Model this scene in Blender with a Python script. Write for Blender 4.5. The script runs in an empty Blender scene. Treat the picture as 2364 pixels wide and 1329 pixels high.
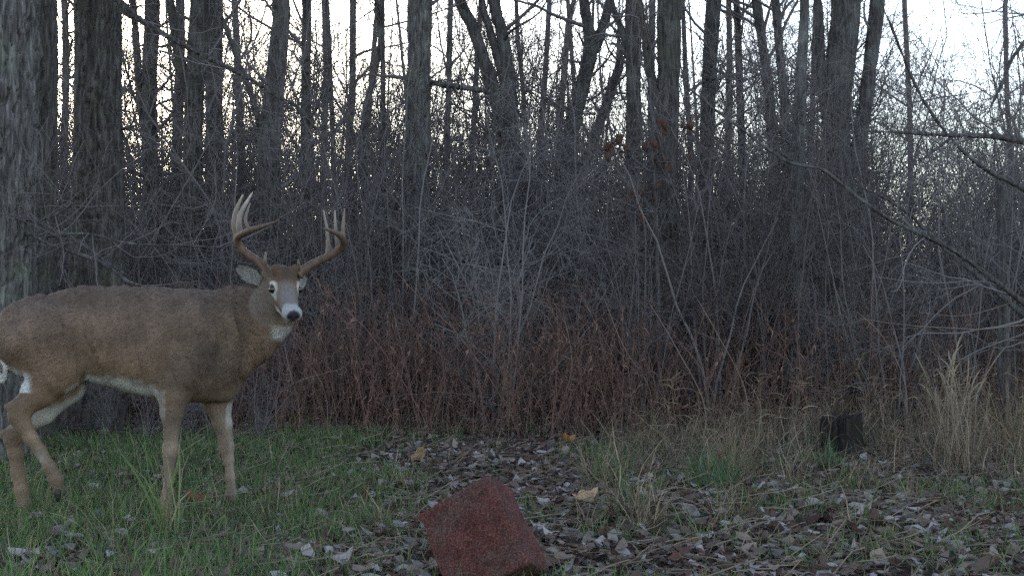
import bpy, math
import numpy as np
from mathutils import Vector

rng = np.random.default_rng(11)
scene = bpy.context.scene
col = scene.collection

# ------------------------------------------------------------------ camera
FPX, IW, IH = 2853.0, 2364.0, 1329.0
CX, CY = IW / 2, IH / 2
CAMZ, HORIZON = 0.9, 715.0
PITCH = math.atan((HORIZON - CY) / FPX)
cam_d = bpy.data.cameras.new('camera')
cam = bpy.data.objects.new('camera', cam_d)
col.objects.link(cam)
cam.location = (0, 0, CAMZ)
cam.rotation_euler = (math.pi / 2 + PITCH, 0, 0)
cam_d.sensor_width = 36.0
cam_d.lens = 36.0 * FPX / IW
cam_d.clip_start = 0.05
cam_d.clip_end = 2000
scene.camera = cam

# ------------------------------------------------------------------ light
SUN_EL, SUN_AZ = math.radians(13.0), math.radians(24.0)      # azimuth: to the left of the view
world = bpy.data.worlds.new('World')
scene.world = world
world.use_nodes = True
wn = world.node_tree
bg = wn.nodes['Background']
sky = wn.nodes.new('ShaderNodeTexSky')
sky.sky_type = 'NISHITA'
sky.sun_disc = False
sky.sun_elevation = SUN_EL
sky.sun_rotation = -SUN_AZ
sky.altitude = 200
sky.air_density = 1.0
sky.dust_density = 1.0
sky.ozone_density = 1.0
hsv = wn.nodes.new('ShaderNodeHueSaturation')                # thin high cloud: a whiter sky
hsv.inputs['Saturation'].default_value = 0.82
hsv.inputs['Hue'].default_value = 0.513
wn.links.new(sky.outputs[0], hsv.inputs['Color'])
wn.links.new(hsv.outputs[0], bg.inputs[0])
bg.inputs[1].default_value = 0.15
sun_d = bpy.data.lights.new('sun', 'SUN')
sun_d.energy = 0.5
sun_d.angle = math.radians(10)
sun_d.color = (1.0, 0.80, 0.55)
sun = bpy.data.objects.new('sun', sun_d)
col.objects.link(sun)
sv = Vector((-math.sin(SUN_AZ) * math.cos(SUN_EL), math.cos(SUN_AZ) * math.cos(SUN_EL), math.sin(SUN_EL)))
sun.rotation_euler = sv.to_track_quat('Z', 'Y').to_euler()
sun.location = (0, 0, 30)
vs = scene.view_settings
vs.view_transform = 'Standard'
vs.look = 'None'
vs.gamma = 1.0
vs.use_curve_mapping = False
vs.exposure = 2.12
scene.cycles.use_denoising = False
scene.cycles.max_bounces = 4
scene.cycles.diffuse_bounces = 2
scene.cycles.transmission_bounces = 2

# ------------------------------------------------------------------ helpers
CP, SP = math.cos(PITCH), math.sin(PITCH)

def ray(x, y):
    b = (CY - y) / FPX
    return np.array([(x - CX) / FPX, CP - b * SP, SP + b * CP])

def P(x, y, Y):
    d = ray(x, y)
    return np.array([0, 0, CAMZ]) + d * (Y / d[1])

def proj(p):
    q = p - np.array([0, 0, CAMZ])
    fw = q[:, 1] * CP + q[:, 2] * SP
    up = -q[:, 1] * SP + q[:, 2] * CP
    return CX + FPX * q[:, 0] / fw, CY - FPX * up / fw

def gz(x, y):
    return (0.022 * np.sin(1.3 * x + .5) * np.cos(1.1 * y) + 0.010 * np.sin(3.1 * x + 2) * np.sin(2.7 * y + 1))

def ground_at(px, py):
    """ground point seen at a pixel"""
    d = ray(px, py)
    t = CAMZ / -d[2]
    for _ in range(4):
        q = d * t
        t = (CAMZ - gz(q[0], q[1])) / -d[2]
    return np.array([d[0] * t, d[1] * t, gz(d[0] * t, d[1] * t)])

def hash3(i, j, k, seed):
    h = np.sin(i * 127.1 + j * 311.7 + k * 74.7 + seed * 19.19) * 43758.5453
    return h - np.floor(h)

def vnoise(p, seed=0):
    p = np.asarray(p, float)
    i = np.floor(p); f = p - i; f = f * f * (3 - 2 * f)
    r = 0
    for a in (0, 1):
        for b in (0, 1):
            for c in (0, 1):
                w = (f[..., 0] if a else 1 - f[..., 0]) * (f[..., 1] if b else 1 - f[..., 1]) * (f[..., 2] if c else 1 - f[..., 2])
                r = r + w * hash3(i[..., 0] + a, i[..., 1] + b, i[..., 2] + c, seed)
    return r

def sstep(a, b, x):
    t = np.clip((x - a) / (b - a), 0, 1)
    return t * t * (3 - 2 * t)

def unit(v):
    return v / np.maximum(np.linalg.norm(v, axis=-1, keepdims=True), 1e-9)

class Geo:
    """collects vertices, faces (tris or quads) and vertex colours"""
    def __init__(self):
        self.v, self.f3, self.f4, self.c, self.n = [], [], [], [], 0
    def add(self, v, f, c=None):
        v = np.asarray(v, np.float32).reshape(-1, 3); f = np.asarray(f, np.int64)
        (self.f3 if f.shape[-1] == 3 else self.f4).append(f.reshape(-1, f.shape[-1]) + self.n)
        if c is None: c = np.ones((len(v), 3)) * .5
        c = np.asarray(c, np.float32)
        if c.ndim == 1: c = np.tile(c, (len(v), 1))
        self.v.append(v); self.c.append(c.reshape(-1, 3)); self.n += len(v)
        return self
    def arrays(self):
        v = np.concatenate(self.v); c = np.concatenate(self.c)
        f3 = np.concatenate(self.f3) if self.f3 else np.zeros((0, 3), np.int64)
        f4 = np.concatenate(self.f4) if self.f4 else np.zeros((0, 4), np.int64)
        return v, f3, f4, c
    def mesh(self, name, mat, smooth=True, origin=(0, 0, 0)):
        v, f3, f4, c = self.arrays()
        v = v - np.asarray(origin, np.float32)
        me = bpy.data.meshes.new(name)
        me.vertices.add(len(v)); me.vertices.foreach_set('co', v.astype(np.float32).ravel())
        loops = np.concatenate([f3.ravel(), f4.ravel()]).astype(np.int32)
        me.loops.add(len(loops)); me.loops.foreach_set('vertex_index', loops)
        n3, n4 = len(f3), len(f4)
        st = np.concatenate([np.arange(n3) * 3, n3 * 3 + np.arange(n4) * 4]).astype(np.int32)
        me.polygons.add(n3 + n4); me.polygons.foreach_set('loop_start', st)
        me.polygons.foreach_set('use_smooth', np.full(n3 + n4, smooth))
        a = me.attributes.new('Col', 'FLOAT_COLOR', 'POINT')
        a.data.foreach_set('color', np.concatenate([c, np.ones((len(c), 1), np.float32)], 1).astype(np.float32).ravel())
        me.update(calc_edges=True); me.validate()
        me.materials.append(mat)
        return me

def link(name, data, parent=None, loc=(0, 0, 0), rotz=0, scale=1.0):
    o = bpy.data.objects.new(name, data)
    col.objects.link(o)
    if parent is not None: o.parent = parent
    o.location = [float(a) for a in loc]
    o.rotation_euler = (0, 0, rotz)
    o.scale = (scale,) * 3 if np.isscalar(scale) else scale
    return o

def tag(o, label=None, cat=None, group=None, kind=None):
    if label: o['label'] = label
    if cat: o['category'] = cat
    if group: o['group'] = group
    if kind: o['kind'] = kind
    return o

def thing(name, label, cat, loc, group=None, rotz=0, scale=1.0):
    return tag(link(name, None, None, loc, rotz, scale), label, cat, group)

def tubes(g, paths, radii, sides=3, color=None, flat=1.0):
    """paths (m,n,3), radii (m,n) -> tubes in g; color (3,), (m,3) or (m,n,3)"""
    paths = np.asarray(paths, float); radii = np.asarray(radii, float)
    if paths.ndim == 2: paths = paths[None]; radii = radii[None]
    m, n, _ = paths.shape
    t = unit(np.gradient(paths, axis=1))
    ref = np.where(np.abs(t[..., 2:3]) > .9, np.array([1., 0, 0]), np.array([0, 0, 1.]))
    ref = np.broadcast_to(ref[:, :1], t.shape)
    u = unit(np.cross(t, ref)); w = np.cross(t, u)
    a = np.arange(sides) / sides * 2 * np.pi
    v = paths[:, :, None] + radii[:, :, None, None] * (np.cos(a)[:, None] * u[:, :, None] + flat * np.sin(a)[:, None] * w[:, :, None])
    ids = np.arange(m * n * sides).reshape(m, n, sides)
    q = np.stack([ids[:, :-1], np.roll(ids, -1, 2)[:, :-1], np.roll(ids, -1, 2)[:, 1:], ids[:, 1:]], -1)
    if color is None: c = None
    else:
        c = np.asarray(color, float)
        if c.ndim == 1: c = np.broadcast_to(c, (m, n, sides, 3))
        elif c.ndim == 2: c = np.broadcast_to(c[:, None, None], (m, n, sides, 3))
        else: c = np.broadcast_to(c[:, :, None], (m, n, sides, 3))
        c = c.reshape(-1, 3)
    g.add(v.reshape(-1, 3), q.reshape(-1, 4), c)

def ribbons(g, paths, widths, side, color):
    """flat blades: paths (m,n,3), widths (m,n), side (m,3)"""
    m, n, _ = paths.shape
    s = side[:, None] * widths[..., None] * .5
    v = np.stack([paths - s, paths + s], 2)
    ids = np.arange(m * n * 2).reshape(m, n, 2)
    q = np.stack([ids[:, :-1, 0], ids[:, :-1, 1], ids[:, 1:, 1], ids[:, 1:, 0]], -1)
    c = np.asarray(color, float)
    c = np.broadcast_to(c[:, None, None] if c.ndim == 2 else c[:, :, None], (m, n, 2, 3))
    g.add(v.reshape(-1, 3), q.reshape(-1, 4), c.reshape(-1, 3))

def grow(p0, d, length, n, wander, up):
    m = len(p0); d = unit(np.array(d, float)); p = np.array(p0, float)
    out = [p.copy()]
    st = (np.asarray(length) / (n - 1))[:, None]
    for _ in range(n - 1):
        d = unit(d + rng.normal(0, wander, (m, 3)) + np.array([0, 0, up]))
        p = p + d * st
        out.append(p.copy())
    return np.stack(out, 1)

def spawn(par, pr, k, t0, t1, l0, l1, n, a0, a1, wander, up, rfac, rmin):
    m, n0, _ = par.shape
    par = np.repeat(par, k, 0); pr = np.repeat(pr, k, 0)
    M = m * k
    t = rng.uniform(t0, t1, M) * (n0 - 1)
    i = np.minimum(t.astype(int), n0 - 2); f = t - i
    ar = np.arange(M)
    pos = par[ar, i] * (1 - f)[:, None] + par[ar, i + 1] * f[:, None]
    tan = unit(par[ar, i + 1] - par[ar, i])
    rad = pr[ar, i] * (1 - f) + pr[ar, i + 1] * f
    perp = unit(np.cross(tan, rng.normal(0, 1, (M, 3))))
    an = rng.uniform(a0, a1, M)[:, None]
    d = np.cos(an) * tan + np.sin(an) * perp
    L = rng.uniform(l0, l1, M) * (1.15 - .5 * t / (n0 - 1))
    ch = grow(pos, d, L, n, wander, up)
    r0 = np.maximum(rad * rfac * rng.uniform(.75, 1.1, M), rmin * 1.3)
    rr = r0[:, None] * (1 - np.linspace(0, 1, n))[None] + rmin * np.linspace(0, 1, n)[None]
    return ch, rr

def scatter(g, base, locs, rots, scales, cols, zs=None):
    """copies of base=(v,f,shade) with z rotation; cols (m,3) times shade"""
    v, f, sh = base
    m = len(locs); c, s = np.cos(rots), np.sin(rots)
    R = np.zeros((m, 3, 3)); R[:, 0, 0] = c; R[:, 0, 1] = -s; R[:, 1, 0] = s; R[:, 1, 1] = c; R[:, 2, 2] = 1
    scatter_m(g, base, locs, R * np.asarray(scales).reshape(m, 1, 1), cols)

def scatter_m(g, base, locs, R, cols):
    v, f, sh = base
    m = len(locs)
    vv = np.einsum('mij,bj->mbi', R, v) + locs[:, None]
    ff = f[None] + (np.arange(m) * len(v))[:, None, None]
    cc = cols[:, None] * sh[None, :, None] if sh.ndim == 1 else cols[:, None] * sh[None]
    g.add(vv.reshape(-1, 3), ff.reshape(-1, f.shape[1]), np.broadcast_to(cc, (m, len(v), 3)).reshape(-1, 3))

def spline(pts, n):
    """Catmull-Rom through pts (k,d), n samples evenly by arc length"""
    pts = np.asarray(pts, float)
    if len(pts) == 2: dense = pts[0] + (pts[1] - pts[0]) * np.linspace(0, 1, 200)[:, None]
    else:
        q = np.vstack([2 * pts[0] - pts[1], pts, 2 * pts[-1] - pts[-2]])
        out = []
        for i in range(1, len(q) - 2):
            t = np.linspace(0, 1, 40, endpoint=False)[:, None]
            a, b, c, d = q[i - 1], q[i], q[i + 1], q[i + 2]
            out.append(.5 * (2 * b + (c - a) * t + (2 * a - 5 * b + 4 * c - d) * t ** 2 + (3 * b - a - 3 * c + d) * t ** 3))
        out.append(pts[-1][None]); dense = np.vstack(out)
    s = np.concatenate([[0], np.cumsum(np.linalg.norm(np.diff(dense[:, :3], axis=0), axis=1))])
    ss = np.linspace(0, s[-1], n) if np.isscalar(n) else np.asarray(n) * s[-1]
    return np.stack([np.interp(ss, s, dense[:, k]) for k in range(dense.shape[1])], 1)

# ------------------------------------------------------------------ materials
def new_mat(name, rough=.85):
    m = bpy.data.materials.new(name); m.use_nodes = True
    nt = m.node_tree; b = nt.nodes['Principled BSDF']
    b.inputs['Roughness'].default_value = rough
    b.inputs['Specular IOR Level'].default_value = .25
    return m, nt, b

def N(nt, t, **kw):
    n = nt.nodes.new(t)
    for k, v in kw.items(): setattr(n, k, v)
    return n

def mixc(nt, a, b, fac, mode='MIX'):
    n = N(nt, 'ShaderNodeMix', data_type='RGBA', blend_type=mode)
    for s, v in ((n.inputs[0], fac), (n.inputs[6], a), (n.inputs[7], b)):
        if isinstance(v, (int, float)): s.default_value = v
        elif isinstance(v, tuple): s.default_value = (*v, 1)
        else: nt.links.new(v, s)
    return n.outputs[2]

def noise_tex(nt, scale, detail=4, rough=.6, stretch=None, coord='Object', warp=0):
    tc = N(nt, 'ShaderNodeTexCoord'); mp = N(nt, 'ShaderNodeMapping')
    if stretch: mp.inputs['Scale'].default_value = stretch
    nt.links.new(tc.outputs[coord], mp.inputs[0])
    n = N(nt, 'ShaderNodeTexNoise')
    n.inputs['Scale'].default_value = scale; n.inputs['Detail'].default_value = detail; n.inputs['Roughness'].default_value = rough
    n.inputs['Distortion'].default_value = warp
    nt.links.new(mp.outputs[0], n.inputs[0])
    return n

def ramp(nt, src, stops):
    r = N(nt, 'ShaderNodeValToRGB')
    while len(r.color_ramp.elements) < len(stops): r.color_ramp.elements.new(.5)
    for e, (p, c) in zip(r.color_ramp.elements, stops): e.position = p; e.color = (*c, 1)
    nt.links.new(src, r.inputs[0]); return r.outputs[0]

def bump(nt, b, src, strength, dist):
    n = N(nt, 'ShaderNodeBump'); n.inputs['Strength'].default_value = strength; n.inputs['Distance'].default_value = dist
    nt.links.new(src, n.inputs['Height']); nt.links.new(n.outputs[0], b.inputs['Normal'])

def mat_bark(name, c1, c2, c3, lichen=0.0, lic_col=(.22, .25, .18)):
    m, nt, b = new_mat(name, .9)
    n1 = noise_tex(nt, 38, 5, .65, (1, 1, .13), warp=.4)
    n2 = noise_tex(nt, 5, 4, .6)
    cc = ramp(nt, n1.outputs[0], [(.38, c1), (.52, c2), (.64, c3)])
    lf = ramp(nt, n2.outputs[0], [(.5, (0, 0, 0)), (.68, (1, 1, 1))])
    mul = N(nt, 'ShaderNodeMath', operation='MULTIPLY'); nt.links.new(lf, mul.inputs[0]); mul.inputs[1].default_value = lichen
    nt.links.new(mixc(nt, cc, lic_col, mul.outputs[0]), b.inputs['Base Color'])
    bump(nt, b, n1.outputs[0], .9, .02)
    return m

def mat_attr(name, rough=.85, noise=0, amount=.35, bstr=0, bdist=.004, stretch=None, trans=0):
    m, nt, b = new_mat(name, rough)
    a = N(nt, 'ShaderNodeAttribute', attribute_name='Col'); src = a.outputs['Color']
    if noise:
        n = noise_tex(nt, noise, 3, .6, stretch)
        f = ramp(nt, n.outputs[0], [(.3, (1 - amount,) * 3), (.7, (1 + amount * .5,) * 3)])
        src = mixc(nt, src, f, 1.0, 'MULTIPLY')
        if bstr: bump(nt, b, n.outputs[0], bstr, bdist)
    nt.links.new(src, b.inputs['Base Color'])
    if trans:
        t = N(nt, 'ShaderNodeBsdfTranslucent'); nt.links.new(src, t.inputs[0])
        mx = N(nt, 'ShaderNodeMixShader'); mx.inputs[0].default_value = trans
        nt.links.new(b.outputs[0], mx.inputs[1]); nt.links.new(t.outputs[0], mx.inputs[2])
        nt.links.new(mx.outputs[0], nt.nodes['Material Output'].inputs[0])
    return m

def mat_rand(name, stops, rough=.85, attr=False, noise=0, trans=0):
    """colour by the object's own random number, times the vertex shade"""
    m, nt, b = new_mat(name, rough)
    oi = N(nt, 'ShaderNodeObjectInfo')
    src = ramp(nt, oi.outputs['Random'], stops)
    if attr:
        a = N(nt, 'ShaderNodeAttribute', attribute_name='Col'); src = mixc(nt, src, a.outputs['Color'], 1.0, 'MULTIPLY')
    if noise:
        n = noise_tex(nt, noise, 4, .65); f = ramp(nt, n.outputs[0], [(.3, (.6,) * 3), (.7, (1.25,) * 3)])
        src = mixc(nt, src, f, 1.0, 'MULTIPLY')
    nt.links.new(src, b.inputs['Base Color'])
    if trans:
        t = N(nt, 'ShaderNodeBsdfTranslucent'); nt.links.new(src, t.inputs[0])
        mx = N(nt, 'ShaderNodeMixShader'); mx.inputs[0].default_value = trans
        nt.links.new(b.outputs[0], mx.inputs[1]); nt.links.new(t.outputs[0], mx.inputs[2])
        nt.links.new(mx.outputs[0], nt.nodes['Material Output'].inputs[0])
    return m

M_GREY = mat_bark('bark_grey', (.035, .031, .029), (.088, .080, .076), (.16, .152, .146), .25)
M_BROWN = mat_bark('bark_brown', (.026, .022, .019), (.060, .053, .048), (.105, .096, .088), .35, (.085, .09, .055))
M_DARK = mat_bark('bark_dark', (.03, .026, .025), (.066, .059, .057), (.115, .107, .104), .3, (.17, .19, .16))
M_PALE = mat_bark('bark_pale', (.05, .045, .042), (.09, .085, .08), (.13, .125, .12), 1.0, (.19, .195, .175))
M_TWIG = mat_rand('twig_bark', [(0, (.080, .066, .063)), (.4, (.130, .111, .107)), (.8, (.152, .137, .132)), (1, (.17, .157, .152))], .8, attr=True)
M_ATTR = mat_attr('dry_plant', .85)
M_LEAF = mat_attr('leaf', .8, trans=.2)
M_GRASS = mat_attr('grass_blade', .6, trans=.3)

# ------------------------------------------------------------------ ground
def make_ground():
    xs = np.concatenate([-np.geomspace(600, 7, 16), np.linspace(-6.5, 6.5, 110), np.geomspace(7, 600, 16)])
    ys = np.concatenate([-np.geomspace(300, 3, 8), np.linspace(-2, 14, 130), np.geomspace(14.5, 900, 24)])
    X, Y = np.meshgrid(xs, ys, indexing='ij')
    Z = gz(X, Y)
    near = (np.abs(X) < 7) & (Y < 14)
    Z = Z + near * (vnoise(np.stack([X * 6, Y * 6, X * 0], -1), 3) - .5) * .02
    ids = np.arange(X.size).reshape(X.shape)
    q = np.stack([ids[:-1, :-1], ids[1:, :-1], ids[1:, 1:], ids[:-1, 1:]], -1).reshape(-1, 4)
    m, nt, b = new_mat('forest_soil', .95)
    n1 = noise_tex(nt, 9, 8, .7); n2 = noise_tex(nt, 60, 4, .7)
    c = ramp(nt, n1.outputs[0], [(.3, (.028, .022, .017)), (.5, (.055, .042, .032)), (.7, (.085, .066, .05))])
    f = ramp(nt, n2.outputs[0], [(.35, (.6,) * 3), (.65, (1.3,) * 3)])
    nt.links.new(mixc(nt, c, f, 1.0, 'MULTIPLY'), b.inputs['Base Color'])
    bump(nt, b, n2.outputs[0], 1.0, .03)
    g = Geo(); g.add(np.stack([X, Y, Z], -1), q)
    tag(link('ground', g.mesh('ground', m)), 'dark forest floor soil under grass and leaves', 'ground', kind='structure')
make_ground()

# ------------------------------------------------------------------ trees
def trunk_mesh(g, pts, rad, sides, spacing, amp, cell=.024):
    """pts (k,3) bottom to top; bark ridges are displaced geometry"""
    pr = np.concatenate([pts, rad[:, None]], 1)
    L = np.linalg.norm(np.diff(pts, axis=0), axis=1).sum()
    s, out = 0.0, []
    while s < L:
        out.append(s / L); s += spacing if s < 4.4 else spacing * 12
    out.append(1.0)
    sp = spline(pr, np.array(out)); n = len(sp)
    path, r = sp[:, :3], np.maximum(sp[:, 3], .004)
    t = unit(np.gradient(path, axis=0)); u = unit(np.cross(t, np.array([0, 1., .01]))); w = np.cross(t, u)
    a = np.arange(sides) / sides * 2 * np.pi
    ring = np.cos(a)[None, :, None] * u[:, None] + np.sin(a)[None, :, None] * w[:, None]
    p = path[:, None] + ring * r[:, None, None]
    if amp:
        sd = rng.uniform(0, 99)
        q = p / np.array([cell, cell, cell * 7]) + sd
        q[..., :2] += (vnoise(p / .09 + sd)[..., None] - .5) * 2.2
        rid = .75 - 1.5 * np.exp(-((vnoise(q, 1) - .5) / .085) ** 2)
        q2 = p / np.array([.012, .012, .05]) + sd
        d = amp * (rid - .5) + amp * .35 * (vnoise(q2, 2) - .5) + r[:, None] * .10 * (vnoise(p / .35 + sd, 5) - .5)
        p = p + ring * d[..., None]
    ids = np.arange(n * sides).reshape(n, sides)
    f = np.stack([ids[:-1], np.roll(ids, -1, 1)[:-1], np.roll(ids, -1, 1)[1:], ids[1:]], -1)
    g.add(p.reshape(-1, 3), f.reshape(-1, 4))
    return path, r

def crown_twigs(path, r, z0, z1, k, l0, l1, dense=1.0):
    """bare side branches from a trunk between heights z0 and z1"""
    sel = (path[:, 2] > z0) & (path[:, 2] < z1)
    if sel.sum() < 4: return None
    pp, rr = path[sel], r[sel]
    idx = np.linspace(0, len(pp) - 1, 24).astype(int)
    pp, rr = pp[idx][None], rr[idx][None]
    b1, r1 = spawn(pp, np.minimum(rr, .06), k, .02, .98, l0, l1, 8, .7, 1.4, .16, .05, .4, .002)
    b2, r2 = spawn(b1, r1, max(2, int(6 * dense)), .25, 1, l0 * .3, l1 * .4, 5, .5, 1.2, .18, .04, .6, .0012)
    b3, r3 = spawn(b2, r2, max(1, int(3 * dense)), .2, 1, .08, .35, 3, .5, 1.2, .2, .0, .7, .001)
    g = Geo()
    for b, q in ((b1, r1), (b2, r2), (b3, r3)): tubes(g, b, q, 4 if b is b1 else 3, (1., 1, 1))
    return g

def hero(label, Y, stems, mat, sides=24, spacing=.06, amp=.006, top=10.0, name='bare_tree', twigs=(10, .4, 1.4), group=None, lean_down=None):
    """stems[0] = trunk; each stem is a list of (px, py, width px[, depth offset]) from top to bottom"""
    def conv(s):
        s = [(*a, 0) if len(a) == 3 else a for a in s]
        pts = np.array([P(a[0], a[1], Y + a[3]) for a in s])[::-1]
        rad = np.array([a[2] * .5 * (Y + a[3]) / FPX for a in s])[::-1]
        return pts, rad
    pts, rad = conv(stems[0])
    b = pts[0].copy(); dirn = (pts[0] - pts[1]); dirn = dirn / max(abs(dirn[2]), .05)
    b = b + np.array([dirn[0] * .5, 0, 0]) * b[2]; b[2] = gz(b[0], b[1]) - .08
    base = np.array([b[0], b[1], gz(b[0], b[1])])
    mid = pts[0] * .25 + b * .75; mid[2] = base[2] + .25
    low_p, low_r = [b, mid], [rad[0] * 1.45, rad[0] * 1.12]
    def extend(pts, rad, top):
        d = unit(pts[-1] - pts[-2]); L = max(top - pts[-1][2], .6)
        d = unit(d + np.array([0, 0, .5]))
        k = 5
        e = [pts[-1] + d * L * (i / k) + np.array([math.sin(i * 1.7 + pts[-1][0]) * .06 * i, math.cos(i * 2.1) * .05 * i, 0]) for i in range(1, k + 1)]
        er = [rad[-1] * (1 - .75 * i / k) for i in range(1, k + 1)]
        return np.vstack([pts, e]), np.concatenate([rad, er])
    if stems[0][0][1] <= 0: pts, rad = extend(pts, rad, top)
    pts = np.vstack([low_p, pts]); rad = np.concatenate([low_r, rad])
    root = thing(name, label, 'tree', base, group)
    g = Geo(); path, r = trunk_mesh(g, pts, rad, sides, spacing, amp)
    link('trunk', g.mesh('trunk', mat, origin=base), root)
    cg = Geo(); have = False
    def put(t):
        nonlocal have
        if t is None: return
        have = True
        v, f3, f4, c = t.arrays(); cg.add(v, f4, c)
    put(crown_twigs(path, r, 3.6, top, 7, .9, 2.4, .7))
    if twigs: put(crown_twigs(path, r, .7, 3.8, twigs[0], twigs[1], twigs[2], 1.0))
    for st in stems[1:]:
        p2, r2 = conv(st)
        if st[0][1] <= 0: p2, r2 = extend(p2, r2, top * .8)
        # seat the limb's foot inside the trunk
        j = np.argmin(np.linalg.norm(path - p2[0], axis=1)); foot = path[j] if np.linalg.norm(path[j] - p2[0]) < .6 else p2[0]
        p2 = np.vstack([foot, p2]); r2 = np.concatenate([[r2[0] * 1.05], r2])
        g = Geo(); lp, lr = trunk_mesh(g, p2, r2, max(10, int(sides * .6)), spacing, amp * .7)
        link('limb', g.mesh('limb', mat, origin=base), root)
        put(crown_twigs(lp, lr, .6, 8, 9, .25, .9, .8))
    if have:
        tag(link('crown', cg.mesh('crown', M_TWIG, origin=base), root), kind='stuff')
    return root

hero('thick grey furrowed trunk cut by the left edge, nearest to the camera', 7.6, [[(22, 0, 128), (18, 300, 132), (12, 650, 140)]], M_GREY, 130, .013, .017, twigs=None)
hero('dark furrowed trunk close behind the grey trunk at the left edge', 8.6, [[(78, 0, 100), (76, 300, 104), (72, 660, 112)]], M_BROWN, 90, .02, .015, twigs=(3, .3, .9))
hero('broad dark trunk rising behind the middle of the deer back, second from left', 9.4,
     [[(225, 0, 104), (226, 200, 102), (226, 450, 114), (222, 660, 122)],
      [(790, 372, 3, -1.7), (745, 320, 6, -1.65), (690, 250, 8, -1.6), (640, 222, 9, -1.5), (560, 173, 10, -1.3), (470, 128, 11, -1.0), (380, 80, 12, -.7), (290, 20, 16, -.35), (235, -60, 18, -.1)]],
     M_BROWN, 104, .018, .016, twigs=(8, .3, 1.2))
hero('slender pair of stems joined low, mossy on the left side', 12.5,
     [[(352, 0, 34), (346, 150, 34), (345, 300, 34), (350, 480, 40)], [(306, 0, 16), (316, 120, 17), (324, 240, 18), (340, 330, 20)]], M_BROWN, 28, .05, .008)
hero('leaning forked trunk right of the slender stem pair', 11.5,
     [[(462, 0, 44), (455, 120, 44), (447, 260, 42), (444, 480, 48)], [(392, 0, 20), (405, 90, 22), (424, 170, 26), (440, 235, 26)]], M_BROWN, 32, .045, .009)
hero('straight dark trunk touching the leaning forked trunk at the top', 12.4, [[(494, 0, 40), (494, 200, 38), (494, 480, 42)]], M_DARK, 28, .05, .008)
hero('dark trunk leaning right above the deer antlers', 10.6, [[(650, 0, 42), (642, 120, 44), (628, 260, 48), (620, 420, 54)], [(512, 40, 9, -.3), (545, 130, 12, -.25), (580, 220, 14, -.2), (612, 330, 16, 0)]], M_DARK, 36, .04, .010, twigs=(9, .3, 1.1))
hero('thin straight trunk just right of the deer antlers', 13.0, [[(708, 0, 22), (706, 200, 22), (706, 450, 26)]], M_DARK, 22, .06, .006)
hero('pair of thin crossing saplings left of the pale centre trunk', 12.0,
     [[(882, 0, 12), (884, 150, 12), (884, 300, 14), (886, 500, 16)], [(868, 0, 9), (878, 90, 11), (866, 170, 13), (842, 260, 14), (838, 420, 15)]], M_DARK, 16, .07, .003, top=7, name='sapling')
hero('straight grey trunk lit at the centre of the thicket', 11.6,
     [[(970, 0, 56), (968, 150, 56), (965, 300, 56), (962, 480, 60), (960, 650, 62)], [(1132, 212, 10, -.1), (1090, 205, 13, -.1), (1040, 198, 13, -.05), (990, 190, 14, 0)]], M_GREY, 72, .022, .013, twigs=(6, .3, .9))
hero('three-stemmed tree fanning out right of the centre trunk', 12.6,
     [[(1140, 0, 26), (1160, 80, 28), (1172, 180, 36), (1176, 290, 46), (1178, 450, 56)], [(1062, 0, 26), (1090, 60, 28), (1120, 150, 30), (1148, 240, 34), (1166, 310, 34)],
      [(1112, 0, 16), (1128, 60, 18), (1148, 130, 20), (1164, 190, 20)]], M_DARK, 32, .045, .009, twigs=(8, .3, 1.1))
hero('forked trunk leaning right with a wide open crotch', 13.2,
     [[(1348, 0, 24), (1358, 60, 26), (1362, 120, 34), (1345, 200, 34), (1322, 290, 36), (1306, 420, 42)], [(1408, 0, 20), (1392, 60, 22), (1372, 118, 24)]], M_DARK, 28, .05, .008)
hero('slim trunk leaning hard to the right below the fork', 14.5, [[(1440, 110, 18), (1424, 170, 22), (1396, 250, 24), (1366, 340, 26), (1340, 430, 28)]], M_DARK, 22, .06, .006)
hero('dark straight trunk left of the widest right-hand trunk', 12.2, [[(1462, 0, 40), (1462, 150, 36), (1462, 300, 34), (1460, 500, 40)], [(1412, 0, 12), (1428, 50, 14), (1452, 120, 15)]], M_DARK, 28, .05, .008)
hero('wide dark trunk in the right half with a side limb', 11.0,
     [[(1545, 0, 54), (1544, 150, 52), (1540, 300, 52), (1536, 520, 58)], [(1478, 0, 13), (1490, 90, 18), (1502, 170, 22), (1522, 240, 24)]], M_BROWN, 48, .03, .011, twigs=(8, .3, 1.1))
hero('medium trunk leaning slightly right of the wide dark trunk', 13.2, [[(1648, 0, 36), (1640, 120, 34), (1632, 300, 32), (1628, 480, 36)]], M_DARK, 26, .05, .008)
hero('slim trunk leaning left at upper right', 13.8, [[(1746, 0, 22), (1760, 100, 22), (1778, 240, 24), (1790, 450, 28)]], M_DARK, 20, .06, .006)
hero('slim dark trunk between the leaning slim trunk and the lichen trunk', 12.6, [[(1790, 0, 20), (1800, 120, 20), (1812, 260, 22), (1818, 450, 24)]], M_DARK, 20, .06, .006)
hero('pale lichen-blotched trunk standing in front of the thicket on the right', 10.3,
     [[(1858, 0, 22), (1850, 150, 26), (1842, 350, 30), (1840, 560, 34), (1850, 750, 36)], [(1800, 175, 6, -.1), (1822, 240, 8, -.1), (1842, 300, 10, 0)]], M_PALE, 32, .03, .006, twigs=(7, .3, 1.0))
hero('thick three-stemmed dark trunk at the far right', 11.2,
     [[(1952, 0, 66), (1940, 150, 66), (1930, 280, 62), (1936, 420, 62), (1936, 560, 68)], [(2026, 0, 34), (2012, 120, 34), (1998, 240, 34), (1970, 380, 36)],
      [(1888, 0, 20), (1894, 120, 22), (1904, 240, 24), (1924, 350, 26)]], M_DARK, 44, .035, .010, twigs=(8, .3, 1.1))
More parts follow.
